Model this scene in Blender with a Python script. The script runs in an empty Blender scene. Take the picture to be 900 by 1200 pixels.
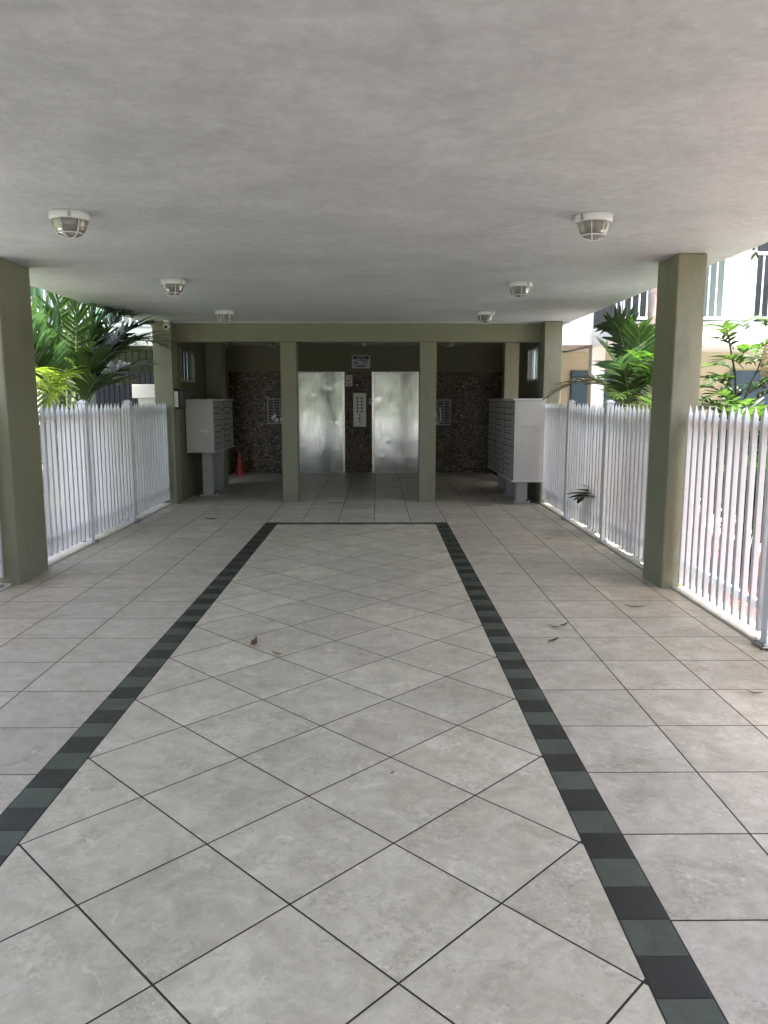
import bpy, bmesh, math, random
from mathutils import Vector, Matrix, noise
R = math.radians
random.seed(7)
scene = bpy.context.scene
C = scene.collection

# ------------------------------------------------------------------ helpers
class MB:
    """collects shapes and links them as one mesh object"""
    def __init__(s): s.v = []; s.f = []; s.m = []; s.sm = []
    def face(s, pts, mi=0, smooth=False):
        b = len(s.v); s.v += [tuple(p) for p in pts]
        s.f.append(tuple(range(b, b + len(pts)))); s.m.append(mi); s.sm.append(smooth)
    def box(s, x0, x1, y0, y1, z0, z1, mi=0, bev=0.0):
        if bev <= 0:
            P = [(x0,y0,z0),(x1,y0,z0),(x1,y1,z0),(x0,y1,z0),(x0,y0,z1),(x1,y0,z1),(x1,y1,z1),(x0,y1,z1)]
            b = len(s.v); s.v += P
            for q in ((0,3,2,1),(4,5,6,7),(0,1,5,4),(1,2,6,5),(2,3,7,6),(3,0,4,7)):
                s.f.append(tuple(b+i for i in q)); s.m.append(mi); s.sm.append(False)
        else:
            bm = bmesh.new()
            M = Matrix.Translation(((x0+x1)/2,(y0+y1)/2,(z0+z1)/2)) @ Matrix.Diagonal((x1-x0,y1-y0,z1-z0,1))
            bmesh.ops.create_cube(bm, size=1, matrix=M)
            bmesh.ops.bevel(bm, geom=bm.edges[:], offset=bev, segments=2, profile=0.5, affect='EDGES', clamp_overlap=True)
            s.addbm(bm, mi)
    def addbm(s, bm, mi=0, smooth=False):
        bm.verts.index_update(); b = len(s.v)
        s.v += [tuple(v.co) for v in bm.verts]
        for f in bm.faces:
            s.f.append(tuple(b+v.index for v in f.verts)); s.m.append(mi); s.sm.append(smooth)
        bm.free()
    def tube(s, pts, r, n=8, mi=0, caps=True, smooth=True):
        pts = [Vector(p) for p in pts]; rs = r if isinstance(r, (list, tuple)) else [r]*len(pts)
        b = len(s.v); side = None
        for i, p in enumerate(pts):
            t = (pts[min(i+1,len(pts)-1)] - pts[max(i-1,0)]).normalized()
            if side is None:
                a = Vector((0,0,1)) if abs(t.z) < .9 else Vector((1,0,0)); side = t.cross(a).normalized()
            else:
                side = (side - t*side.dot(t)).normalized()
            up = side.cross(t)
            for k in range(n):
                an = 2*math.pi*k/n
                s.v.append(tuple(p + (side*math.cos(an) + up*math.sin(an))*rs[i]))
        for i in range(len(pts)-1):
            for k in range(n):
                s.f.append((b+i*n+k, b+i*n+(k+1)%n, b+(i+1)*n+(k+1)%n, b+(i+1)*n+k)); s.m.append(mi); s.sm.append(smooth)
        if caps:
            s.f.append(tuple(b+k for k in reversed(range(n)))); s.m.append(mi); s.sm.append(False)
            e = b+(len(pts)-1)*n
            s.f.append(tuple(e+k for k in range(n))); s.m.append(mi); s.sm.append(False)
    def lathe(s, prof, c=(0,0,0), n=28, mi=0, smooth=True):
        b = len(s.v)
        for (r, z) in prof:
            for k in range(n):
                a = 2*math.pi*k/n; s.v.append((c[0]+r*math.cos(a), c[1]+r*math.sin(a), c[2]+z))
        for i in range(len(prof)-1):
            for k in range(n):
                s.f.append((b+i*n+k, b+i*n+(k+1)%n, b+(i+1)*n+(k+1)%n, b+(i+1)*n+k)); s.m.append(mi); s.sm.append(smooth)
    def build(s, name, mats, parent=None, kind=None):
        me = bpy.data.meshes.new(name); me.from_pydata(s.v, [], s.f); me.update()
        for m in (mats if isinstance(mats, (list, tuple)) else [mats]): me.materials.append(m)
        for p, mi, sm in zip(me.polygons, s.m, s.sm): p.material_index = mi; p.use_smooth = sm
        o = bpy.data.objects.new(name, me); C.objects.link(o)
        if parent is not None: o.parent = parent
        if kind: o['kind'] = kind
        return o

def tag(o, label, cat, group=None, kind='thing'):
    o['label'] = label; o['category'] = cat; o['kind'] = kind
    if group: o['group'] = group
    return o
def thing(name, label, cat, loc=(0,0,0), rz=0.0, group=None):
    o = bpy.data.objects.new(name, None); o.empty_display_size = .2; C.objects.link(o)
    o.location = loc; o.rotation_euler = (0,0,rz)
    return tag(o, label, cat, group)
def copy_tree(o, parent=None):
    c = o.copy(); C.objects.link(c)
    if parent is not None: c.parent = parent
    for ch in o.children: copy_tree(ch, c)
    return c
def inst(o, parent, loc):
    c = o.copy(); C.objects.link(c); c.parent = parent; c.location = loc; return c

# ------------------------------------------------------------------ materials
def mat(name):
    m = bpy.data.materials.new(name); m.use_nodes = True
    nt = m.node_tree; nt.nodes.clear()
    out = nt.nodes.new('ShaderNodeOutputMaterial'); b = nt.nodes.new('ShaderNodeBsdfPrincipled')
    nt.links.new(b.outputs[0], out.inputs[0])
    return m, nt, b
def N(nt, t, **kw):
    n = nt.nodes.new(t)
    for k, v in kw.items():
        if k in n.inputs: n.inputs[k].default_value = v
        else: setattr(n, k, v)
    return n
def noise_n(nt, vec, scale, detail=5, rough=.55, dist=0):
    n = N(nt, 'ShaderNodeTexNoise'); n.inputs['Scale'].default_value = scale; n.inputs['Detail'].default_value = detail
    n.inputs['Roughness'].default_value = rough; n.inputs['Distortion'].default_value = dist
    if vec: nt.links.new(vec, n.inputs['Vector'])
    return n
def ramp(nt, fac, stops):
    r = N(nt, 'ShaderNodeValToRGB'); e = r.color_ramp.elements
    while len(e) < len(stops): e.new(.5)
    for i, (p, c) in enumerate(stops):
        e[i].position = p; e[i].color = (c[0], c[1], c[2], 1) if not isinstance(c, (int, float)) else (c, c, c, 1)
    nt.links.new(fac, r.inputs[0]); return r
def mix(nt, fac, a, b, mode='MIX'):
    m = N(nt, 'ShaderNodeMix'); m.data_type = 'RGBA'; m.blend_type = mode
    for v, i in ((fac, 0), (a, 6), (b, 7)):
        if hasattr(v, 'is_linked') or isinstance(v, bpy.types.NodeSocket): nt.links.new(v, m.inputs[i])
        elif isinstance(v, (int, float)): m.inputs[i].default_value = v if i == 0 else (v, v, v, 1)
        else: m.inputs[i].default_value = (*v, 1)
    return m.outputs[2]
def bump(nt, b, h, strength=.3, dist=.01):
    n = N(nt, 'ShaderNodeBump'); n.inputs['Strength'].default_value = strength; n.inputs['Distance'].default_value = dist
    nt.links.new(h, n.inputs['Height']); nt.links.new(n.outputs[0], b.inputs['Normal']); return n
def pos(nt):
    return N(nt, 'ShaderNodeNewGeometry').outputs['Position']
def objc(nt):
    return N(nt, 'ShaderNodeTexCoord').outputs['Object']
def mapped(nt, vec, scale=(1,1,1), loc=(0,0,0)):
    m = N(nt, 'ShaderNodeMapping'); m.inputs['Scale'].default_value = scale; m.inputs['Location'].default_value = loc
    nt.links.new(vec, m.inputs[0]); return m.outputs[0]

def paint(name, col, rough=.6, var=.12, scale=2.5, bs=.12, stain=0.0):
    """painted or plastered surface: broad unevenness, fine grain, a few scuffs"""
    m, nt, b = mat(name); p = pos(nt)
    n1 = noise_n(nt, p, scale, 6, .6); n2 = noise_n(nt, p, 60, 4, .6)
    r = ramp(nt, n1.outputs[0], [(.3, tuple(c*(1-var) for c in col)), (.7, tuple(c*(1+var) for c in col))])
    c = r.outputs[0]
    if stain:
        n3 = noise_n(nt, mapped(nt, p, (3, 3, .7)), 2.2, 8, .7, .6)
        s = ramp(nt, n3.outputs[0], [(.55, 0), (.75, stain)])
        c = mix(nt, s.outputs[0], c, tuple(x*.45 for x in col))
    nt.links.new(c, b.inputs['Base Color'])
    rr = ramp(nt, n1.outputs[0], [(.3, rough*.85), (.7, min(1, rough*1.15))]); nt.links.new(rr.outputs[0], b.inputs['Roughness'])
    bump(nt, b, n2.outputs[0], bs, .004)
    return m

def tile_mat(name, c0, c1, c2, rough=.42, bs=.35):
    m, nt, b = mat(name); g = N(nt, 'ShaderNodeNewGeometry')
    rnd = g.outputs['Random Per Island']
    off = N(nt, 'ShaderNodeVectorMath', operation='SCALE'); off.inputs[0].default_value = (37.1, 19.7, 53.3)
    nt.links.new(rnd, off.inputs['Scale'])
    ad = N(nt, 'ShaderNodeVectorMath', operation='ADD'); nt.links.new(g.outputs['Position'], ad.inputs[0]); nt.links.new(off.outputs[0], ad.inputs[1])
    v = ad.outputs[0]
    n1 = noise_n(nt, v, 5.5, 8, .65, .8); n2 = noise_n(nt, v, 13, 10, .72, .9); n3 = noise_n(nt, v, 120, 3, .6)
    c = ramp(nt, n1.outputs[0], [(.3, c0), (.52, c1), (.72, c2)]).outputs[0]
    blot = ramp(nt, n2.outputs[0], [(.36, .85), (.54, 1.0), (.70, 1.07)])
    c = mix(nt, 1.0, c, blot.outputs[0], 'MULTIPLY')
    tone = N(nt, 'ShaderNodeMapRange'); tone.inputs['To Min'].default_value = .92; tone.inputs['To Max'].default_value = 1.06
    nt.links.new(rnd, tone.inputs[0])
    c = mix(nt, 1.0, c, tone.outputs[0], 'MULTIPLY')
    # pale worn patches and small dark specks
    patch = ramp(nt, noise_n(nt, v, 9, 10, .72, 1.5).outputs[0], [(.57, 0), (.68, .5)])
    c = mix(nt, patch.outputs[0], c, tuple(min(1, x*1.25) for x in c2))
    sp = ramp(nt, noise_n(nt, v, 55, 2, .5).outputs[0], [(.70, 0), (.76, .5)])
    c = mix(nt, sp.outputs[0], c, tuple(x*.55 for x in c0))
    # pitted slate-like relief in patches
    pm = ramp(nt, noise_n(nt, v, 4.2, 4, .6, .8).outputs[0], [(.50, 0), (.60, 1)])
    pn = ramp(nt, noise_n(nt, v, 48, 8, .75, .7).outputs[0], [(.40, .78), (.52, 1.0), (.62, 1.12)])
    c = mix(nt, pm.outputs[0], c, mix(nt, 1.0, c, pn.outputs[0], 'MULTIPLY'))
    gr = ramp(nt, noise_n(nt, v, 210, 3, .7).outputs[0], [(.35, .93), (.65, 1.05)])
    c = mix(nt, 1.0, c, gr.outputs[0], 'MULTIPLY')
    # foot traffic film over many tiles
    film = ramp(nt, noise_n(nt, g.outputs['Position'], .9, 5, .6, .5).outputs[0], [(.35, .90), (.65, 1.03)])
    c = mix(nt, 1.0, c, film.outputs[0], 'MULTIPLY')
    nt.links.new(c, b.inputs['Base Color'])
    rr = ramp(nt, n2.outputs[0], [(.3, rough*.75), (.7, rough*1.3)]); nt.links.new(rr.outputs[0], b.inputs['Roughness'])
    hm = mix(nt, .45, n2.outputs[0], n3.outputs[0])
    bump(nt, b, hm, bs, .004)
    return m

M = {}
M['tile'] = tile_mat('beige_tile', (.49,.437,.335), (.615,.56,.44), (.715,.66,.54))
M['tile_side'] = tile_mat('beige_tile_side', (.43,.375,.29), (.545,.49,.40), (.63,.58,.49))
M['slate_dark'] = tile_mat('dark_border_tile', (.016,.017,.014), (.025,.026,.022), (.038,.040,.034), .38, .25)
M['slate_green'] = tile_mat('green_border_tile', (.058,.070,.053), (.076,.090,.069), (.098,.114,.090), .38, .25)
M['grout'] = paint('dark_grout', (.032,.027,.022), .9, .3, 8, .3)
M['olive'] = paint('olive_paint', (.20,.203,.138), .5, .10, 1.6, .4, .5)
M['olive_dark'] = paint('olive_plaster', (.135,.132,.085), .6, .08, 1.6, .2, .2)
M['kerb'] = paint('pale_concrete', (.58,.55,.48), .85, .15, 6, .4, .4)
M['white_metal'] = paint('white_enamel', (.62,.645,.68), .35, .04, 5, .05, .12)
M['white_plaster'] = paint('white_plaster', (.78,.77,.74), .7, .05, 2, .2, .1)
M['beige_wall'] = paint('beige_wall_paint', (.50,.45,.33), .7, .07, 1.2, .25, .25)
M['grey_wall'] = paint('grey_green_wall', (.22,.26,.235), .7, .08, 1.2, .25, .25)
M['pale_grey_wall'] = paint('pale_grey_wall', (.34,.345,.335), .7, .1, 1.2, .25, .3)
M['navy'] = paint('navy_paint', (.004,.007,.020), .5, .15, 3, .1)
M['blue_door'] = paint('slate_blue_paint', (.035,.075,.12), .5, .12, 3, .1)
M['grey_metal'] = paint('grey_powder_coat', (.40,.405,.405), .45, .05, 4, .08, .25)
M['grey_metal_light'] = paint('pale_grey_powder_coat', (.50,.50,.49), .45, .05, 4, .08, .25)
M['post_grey'] = paint('galvanised_grey', (.40,.405,.41), .5, .08, 5, .1, .15)
M['door_shade_grey'] = paint('shaded_grey_doors', (.31,.31,.30), .5, .08, 5, .08, .25)  # darker copy of the cabinet grey, shade on the door face put into colour
M['gap_shade'] = paint('dark_gap_shade', (.03,.03,.03), .7, .2, 8)  # shade of the door gaps as a dark colour
M['black'] = paint('black_plastic', (.012,.012,.013), .4, .2, 8, .05)
M['white_plastic'] = paint('white_plastic', (.75,.75,.73), .35, .03, 8, .03)
M['paper'] = paint('white_paper', (.72,.72,.70), .8, .03, 8, .03)
M['ink'] = paint('grey_ink', (.08,.08,.09), .7, .1, 8, .03)
M['sign_navy'] = paint('navy_print', (.01,.016,.06), .4, .1, 8, .03)
M['sign_face'] = paint('pale_blue_print', (.50,.54,.62), .4, .05, 8, .03)
M['brown_box'] = paint('brown_metal', (.10,.075,.06), .4, .12, 8, .05)
M['cone'] = paint('orange_red_plastic', (.36,.03,.018), .45, .12, 6, .05)
M['bark'] = paint('pinkish_grey_bark', (.42,.33,.29), .9, .3, 9, .8)
M['stem'] = paint('palm_stem', (.13,.17,.06), .6, .3, 6, .2)
M['twig'] = paint('dark_twig', (.045,.035,.025), .8, .3, 9, .2)
M['dry'] = paint('dry_frond', (.36,.27,.13), .8, .3, 9, .2)
M['dead_leaf'] = paint('dead_leaf_brown', (.11,.06,.03), .75, .4, 30, .2)
M['dead_leaf_ochre'] = paint('dead_leaf_ochre', (.24,.17,.06), .75, .4, 30, .2)
M['dead_leaf_olive'] = paint('dead_leaf_olive', (.09,.085,.03), .75, .4, 30, .2)

def ceiling_mat():
    m, nt, b = mat('trowelled_ceiling'); p = pos(nt)
    n1 = noise_n(nt, mapped(nt, p, (.8, 1.2, 1)), 1.1, 8, .68, .5)
    n2 = noise_n(nt, mapped(nt, p, (2.0, 2.2, 1)), 2.6, 10, .66, .5)
    n3 = noise_n(nt, p, 60, 6, .72)
    n4 = noise_n(nt, mapped(nt, p, (5, 5.5, 1)), 3.0, 9, .66, .3)
    c = ramp(nt, n1.outputs[0], [(.3, (.42,.468,.515)), (.7, (.55,.60,.645))]).outputs[0]
    sm = ramp(nt, n2.outputs[0], [(.32, .88), (.5, .98), (.66, 1.05)])
    c = mix(nt, 1.0, c, sm.outputs[0], 'MULTIPLY')
    fl = ramp(nt, n4.outputs[0], [(.36, .92), (.5, .99), (.64, 1.07)])
    c = mix(nt, 1.0, c, fl.outputs[0], 'MULTIPLY')
    st = ramp(nt, noise_n(nt, p, .55, 6, .7, 1.2).outputs[0], [(.62, 0), (.72, .12)])
    c = mix(nt, st.outputs[0], c, (.36,.36,.36)); nt.links.new(c, b.inputs['Base Color'])
    rr = ramp(nt, n2.outputs[0], [(.3, .40), (.7, .58)]); nt.links.new(rr.outputs[0], b.inputs['Roughness'])
    h1 = mix(nt, .4, n2.outputs[0], n4.outputs[0]); h = mix(nt, .34, h1, n3.outputs[0]); bump(nt, b, h, .6, .025)
    return m
M['ceiling'] = ceiling_mat()

def mosaic_mat():
    m, nt, b = mat('glass_mosaic'); p = pos(nt)
    v = N(nt, 'ShaderNodeTexVoronoi'); v.feature = 'F1'; v.inputs['Scale'].default_value = 52; nt.links.new(mapped(nt, p, (1, .2, 1.4)), v.inputs['Vector'])
    s = N(nt, 'ShaderNodeSeparateColor'); nt.links.new(v.outputs['Color'], s.inputs[0])
    c = ramp(nt, s.outputs[0], [(.0, (.006,.004,.003)), (.5, (.026,.015,.006)), (.78, (.076,.045,.016)), (.95, (.17,.11,.045)), (1, (.34,.29,.22))])
    c.color_ramp.interpolation = 'LINEAR'
    nt.links.new(c.outputs[0], b.inputs['Base Color'])
    rr = ramp(nt, s.outputs[1], [(.2, .12), (.9, .5)]); nt.links.new(rr.outputs[0], b.inputs['Roughness'])
    # every tessera sits at its own small tilt
    nn = N(nt, 'ShaderNodeVectorMath', operation='SUBTRACT'); nt.links.new(v.outputs['Color'], nn.inputs[0]); nn.inputs[1].default_value = (.5,.5,.5)
    sc = N(nt, 'ShaderNodeVectorMath', operation='SCALE'); nt.links.new(nn.outputs[0], sc.inputs[0]); sc.inputs['Scale'].default_value = .45
    g = N(nt, 'ShaderNodeNewGeometry'); a = N(nt, 'ShaderNodeVectorMath', operation='ADD'); nt.links.new(g.outputs['Normal'], a.inputs[0]); nt.links.new(sc.outputs[0], a.inputs[1])
    no = N(nt, 'ShaderNodeVectorMath', operation='NORMALIZE'); nt.links.new(a.outputs[0], no.inputs[0]); nt.links.new(no.outputs[0], b.inputs['Normal'])
    return m
M['mosaic'] = mosaic_mat()

def steel_mat(name, rough, base=(.62,.63,.64)):
    m, nt, b = mat(name); p = pos(nt); b.inputs['Metallic'].default_value = 1
    n = noise_n(nt, mapped(nt, p, (3, 3, .6)), 3, 6, .65, .8); n2 = noise_n(nt, mapped(nt, p, (6, 6, 160)), 3, 3, .5)
    nt.links.new(ramp(nt, n.outputs[0], [(.3, tuple(x*.78 for x in base)), (.7, base)]).outputs[0], b.inputs['Base Color'])
    nt.links.new(ramp(nt, n.outputs[0], [(.3, rough*.7), (.7, rough*1.4)]).outputs[0], b.inputs['Roughness'])
    bump(nt, b, n2.outputs[0], .05, .002)
    return m
M['steel'] = steel_mat('dented_steel', .15, (.56,.58,.61))
M['steel_frame'] = steel_mat('steel_frame', .25, (.72,.73,.74))
M['chrome'] = steel_mat('dull_metal', .3, (.5,.5,.5))

def leaf_mat(name, a, b_, trans=.35):
    m, nt, b = mat(name); p = pos(nt); g = N(nt, 'ShaderNodeNewGeometry')
    n = noise_n(nt, p, 7, 4, .6)
    c = ramp(nt, n.outputs[0], [(.3, a), (.7, b_)]).outputs[0]
    t = N(nt, 'ShaderNodeMapRange'); t.inputs['To Min'].default_value = .7; t.inputs['To Max'].default_value = 1.3; nt.links.new(g.outputs['Random Per Island'], t.inputs[0])
    c = mix(nt, 1.0, c, t.outputs[0], 'MULTIPLY')
    nt.links.new(c, b.inputs['Base Color']); b.inputs['Roughness'].default_value = .3
    tr = N(nt, 'ShaderNodeBsdfTranslucent'); br = mix(nt, 1.0, c, (1.5, 1.7, .7), 'MULTIPLY'); nt.links.new(br, tr.inputs[0])
    ms = N(nt, 'ShaderNodeMixShader'); ms.inputs[0].default_value = trans
    out = [x for x in nt.nodes if x.type == 'OUTPUT_MATERIAL'][0]
    nt.links.new(b.outputs[0], ms.inputs[1]); nt.links.new(tr.outputs[0], ms.inputs[2]); nt.links.new(ms.outputs[0], out.inputs[0])
    return m
M['leaf'] = leaf_mat('palm_leaf', (.045,.09,.032), (.09,.155,.055))
M['leaf_yellow'] = leaf_mat('yellow_green_leaf', (.12,.20,.035), (.24,.30,.06))
M['leaf_dark_shaded'] = leaf_mat('dark_shaded_leaf', (.016,.034,.013), (.034,.06,.022), .15)  # darker leaf copy, shade of the silhouetted fronds put into the colour
M['leaf_bluish_lit'] = leaf_mat('bluish_lit_leaf', (.06,.13,.08), (.11,.20,.125), .2)  # bluish light on the fronds put into the leaf colour
M['leaf_sunlit'] = leaf_mat('sunlit_green_leaf', (.06,.14,.035), (.12,.21,.06))  # brighter leaf copy, sunlight on the fronds put into the colour

def glass_mat():
    m, nt, b = mat('ribbed_glass'); p = objc(nt)
    w = N(nt, 'ShaderNodeTexNoise'); w.inputs['Scale'].default_value = 70; nt.links.new(p, w.inputs['Vector'])
    b.inputs['Base Color'].default_value = (.21,.21,.195,1); b.inputs['Roughness'].default_value = .18
    b.inputs['Transmission Weight'].default_value = .25
    bump(nt, b, w.outputs[0], .4, .004); return m
M['glass'] = glass_mat()
def window_glass():
    m, nt, b = mat('louvre_glass'); p = pos(nt)
    n = noise_n(nt, p, 14, 3, .5)
    nt.links.new(ramp(nt, n.outputs[0], [(.3, (.78,.84,.86)), (.7, (.88,.92,.93))]).outputs[0], b.inputs['Base Color'])
    b.inputs['Roughness'].default_value = .35; 
    tr = N(nt, 'ShaderNodeBsdfTranslucent'); tr.inputs[0].default_value = (.82,.88,.92,1)
    ms = N(nt, 'ShaderNodeMixShader'); ms.inputs[0].default_value = .8
    out = [x for x in nt.nodes if x.type == 'OUTPUT_MATERIAL'][0]
    nt.links.new(b.outputs[0], ms.inputs[1]); nt.links.new(tr.outputs[0], ms.inputs[2]); nt.links.new(ms.outputs[0], out.inputs[0])
    return m
M['louvre'] = window_glass()
def dark_glass():
    m, nt, b = mat('dark_window_glass'); n = noise_n(nt, pos(nt), 3, 3)
    nt.links.new(ramp(nt, n.outputs[0], [(.3, (.012,.015,.018)), (.7, (.03,.035,.04))]).outputs[0], b.inputs['Base Color']); b.inputs['Roughness'].default_value = .08
    return m
M['dark_glass'] = dark_glass()

def ground_mat():
    m, nt, b = mat('lawn_soil'); p = pos(nt)
    n1 = noise_n(nt, p, .35, 6, .6); n2 = noise_n(nt, p, 22, 5, .7)
    c = ramp(nt, n1.outputs[0], [(.35, (.045,.075,.022)), (.6, (.085,.11,.04)), (.75, (.16,.14,.08))]).outputs[0]
    c = mix(nt, .5, c, ramp(nt, n2.outputs[0], [(.3, (.03,.045,.015)), (.7, (.12,.15,.06))]).outputs[0])
    nt.links.new(c, b.inputs['Base Color']); b.inputs['Roughness'].default_value = .95
    bump(nt, b, n2.outputs[0], .8, .03); return m
M['ground'] = ground_mat()
def mulch_mat():
    m, nt, b = mat('red_mulch'); p = pos(nt)
    v = N(nt, 'ShaderNodeTexVoronoi'); v.inputs['Scale'].default_value = 26; nt.links.new(mapped(nt, p, (1, 1.9, 1)), v.inputs['Vector'])
    s = N(nt, 'ShaderNodeSeparateColor'); nt.links.new(v.outputs['Color'], s.inputs[0])
    c = ramp(nt, s.outputs[0], [(0, (.13,.03,.022)), (.5, (.32,.09,.065)), (1, (.48,.20,.15))])
    nt.links.new(c.outputs[0], b.inputs['Base Color']); b.inputs['Roughness'].default_value = .9
    bump(nt, b, v.outputs['Distance'], .9, .03); return m
M['mulch'] = mulch_mat()
def paving_mat():
    m, nt, b = mat('pale_paving'); p = pos(nt)
    br = N(nt, 'ShaderNodeTexBrick'); br.inputs['Scale'].default_value = 1.6; br.inputs['Mortar Size'].default_value = .012
    br.inputs['Color1'].default_value = (.48,.465,.44,1); br.inputs['Color2'].default_value = (.58,.565,.535,1); br.inputs['Mortar'].default_value = (.25,.23,.2,1)
    nt.links.new(p, br.inputs['Vector'])
    n = noise_n(nt, p, 3, 7, .65)
    c = mix(nt, 1.0, br.outputs[0], ramp(nt, n.outputs[0], [(.3, .82), (.7, 1.08)]).outputs[0], 'MULTIPLY')
    nt.links.new(c, b.inputs['Base Color']); b.inputs['Roughness'].default_value = .85
    bump(nt, b, noise_n(nt, p, 40, 4).outputs[0], .3, .01); return m
M['paving'] = paving_mat()

M['drive'] = paint('worn_concrete', (.33,.325,.31), .9, .2, 1.5, .4, .2)
M['asphalt'] = paint('worn_asphalt', (.09,.09,.088), .9, .2, 1.5, .4, .2)

# ------------------------------------------------------------------ camera, light, sky
cam = bpy.data.cameras.new('camera'); co = bpy.data.objects.new('camera', cam); C.objects.link(co)
co.location = (0, 0, 1.533); co.rotation_euler = (R(90) - .1456, 0, -.0078)
cam.sensor_fit = 'VERTICAL'; cam.sensor_height = 36; cam.lens = 27.0; cam.clip_start = .05; cam.clip_end = 2000
scene.camera = co
SUN = Vector((.14, -.34, 1)).normalized()
sl = bpy.data.lights.new('sun', 'SUN'); sl.energy = 4.0; sl.angle = R(.55); sl.color = (1, .965, .91)
so = bpy.data.objects.new('sun', sl); C.objects.link(so); so.rotation_euler = SUN.to_track_quat('Z', 'Y').to_euler()
w = bpy.data.worlds.new('World'); scene.world = w; w.use_nodes = True
nt = w.node_tree; nt.nodes.clear()
sky = nt.nodes.new('ShaderNodeTexSky'); sky.sky_type = 'NISHITA'; sky.sun_disc = False
sky.sun_elevation = math.asin(SUN.z); sky.sun_rotation = math.atan2(SUN.x, SUN.y); sky.dust_density = 5.0; sky.ozone_density = .4; sky.air_density = .9
bg = nt.nodes.new('ShaderNodeBackground'); bg.inputs[1].default_value = .15
wo = nt.nodes.new('ShaderNodeOutputWorld'); nt.links.new(sky.outputs[0], bg.inputs[0]); nt.links.new(bg.outputs[0], wo.inputs[0])
scene.view_settings.view_transform = 'Standard'; scene.view_settings.look = 'None'; scene.view_settings.gamma = 1
scene.view_settings.exposure = 2.25
scene.cycles.use_denoising = True; scene.cycles.max_bounces = 10; scene.cycles.diffuse_bounces = 6
scene.cycles.glossy_bounces = 4; scene.cycles.sample_clamp_indirect = 8; scene.cycles.caustics_reflective = False; scene.cycles.caustics_refractive = False

# ------------------------------------------------------------------ ground, paving, slab
b = MB()
b.face([(-400,-400,-.10),(400,-400,-.10),(400,400,-.10),(-400,400,-.10)]); b.build('ground', M['ground'], kind='structure')
b = MB()                                       # open driveway before the passage
b.face([(-14,-16,-.085),(14,-16,-.085),(14,-2.9,-.085),(-14,-2.9,-.085)]); b.build('driveway', M['drive'], kind='structure')
b = MB()                                       # unseen asphalt apron, added to cut bounce onto the near ceiling
b.face([(-14,-2.9,-.081),(14,-2.9,-.081),(14,.92,-.081),(-14,.92,-.081)]); b.build('added_apron', M['asphalt'], kind='structure')
b = MB()
b.face([(4.05,4.2,-.085),(14,4.2,-.085),(14,14.6,-.085),(4.05,14.6,-.085)]); b.build('garden_path', M['paving'], kind='structure')
b = MB()
b.face([(-6.6,3.2,-.085),(-4.25,3.2,-.085),(-4.25,10.2,-.085),(-6.6,10.2,-.085)]); b.build('side_path', M['paving'], kind='structure')
def mulch_bed(x0, x1, y0, y1):
    b = MB(); nx, ny = 14, 90
    P = [[(x0+(x1-x0)*i/nx, y0+(y1-y0)*j/ny, -.07 + .035*noise.noise((i*.6+x0, j*.55, 1.3)) + .02*random.random()) for i in range(nx+1)] for j in range(ny+1)]
    for j in range(ny):
        for i in range(nx): b.face([P[j][i], P[j][i+1], P[j+1][i+1], P[j+1][i]])
    return b.build('mulch_bed', M['mulch'], kind='structure')
mulch_bed(2.60, 4.05, -3, 14.4)
mulch_bed(-4.25, -3.28, -3, 13.2)

# ------------------------------------------------------------------ tiled floor: every tile a raised bevelled slip on the grout bed
floor_base = MB(); floor_base.box(-3.27, 2.58, .9, 16.5, -.2, -.0008); 
def clip(poly, x0, x1, y0, y1):
    for ax, lim, sg in ((0,x0,1),(0,x1,-1),(1,y0,1),(1,y1,-1)):
        out = []
        for i in range(len(poly)):
            p, q = poly[i], poly[(i+1)%len(poly)]
            dp, dq = (p[ax]-lim)*sg, (q[ax]-lim)*sg
            if dp >= 0: out.append(p)
            if (dp >= 0) != (dq >= 0):
                t = dp/(dp-dq); out.append((p[0]+(q[0]-p[0])*t, p[1]+(q[1]-p[1])*t))
        poly = out
        if not poly: return []
    return poly
def area(p): return .5*sum(p[i][0]*p[(i+1)%len(p)][1]-p[(i+1)%len(p)][0]*p[i][1] for i in range(len(p)))
def inset(poly, d):
    n = len(poly); out = []
    for i in range(n):
        a, p, c = Vector(poly[i-1]), Vector(poly[i]), Vector(poly[(i+1)%n])
        e1, e2 = (p-a), (c-p)
        if e1.length < 1e-6 or e2.length < 1e-6: return None
        e1.normalize(); e2.normalize(); n1 = Vector((-e1.y, e1.x)); n2 = Vector((-e2.y, e2.x))
        k = 1 + n1.dot(n2)
        if k < .05: return None
        out.append(tuple(p + (n1+n2)*(d/k)))
    return out if area(out) > 1e-4 else None
tiles = MB()
def clean(poly):
    out = []
    for p in poly:
        if not out or (Vector(p)-Vector(out[-1])).length > 1e-3: out.append(p)
    if len(out) > 1 and (Vector(out[0])-Vector(out[-1])).length < 1e-3: out.pop()
    return out
def tile(poly, mi, gap=.0035):
    poly = clean(poly)
    if len(poly) < 3 or abs(area(poly)) < 4e-4: return
    if area(poly) < 0: poly = poly[::-1]
    a = inset(poly, gap)
    if not a: return
    t = inset(a, .0018)
    if not t: return
    dz = random.uniform(-.00025, .00015); n = len(a); bb = len(tiles.v)
    tiles.v += [(x, y, -.0030) for x, y in a] + [(x, y, -.0004+dz) for x, y in a] + [(x, y, .0+dz) for x, y in t]
    for r_ in (0, 1):
        for i in range(n):
            j = (i+1) % n
            tiles.f.append((bb+r_*n+i, bb+r_*n+j, bb+(r_+1)*n+j, bb+(r_+1)*n+i)); tiles.m.append(mi); tiles.sm.append(False)
    tiles.f.append(tuple(bb+2*n+i for i in range(n))); tiles.m.append(mi); tiles.sm.append(False)
T = .458; H2 = T/math.sqrt(2)
XL1, XL0, XR0, XR1 = -1.408, -1.257, .716, .867
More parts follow.
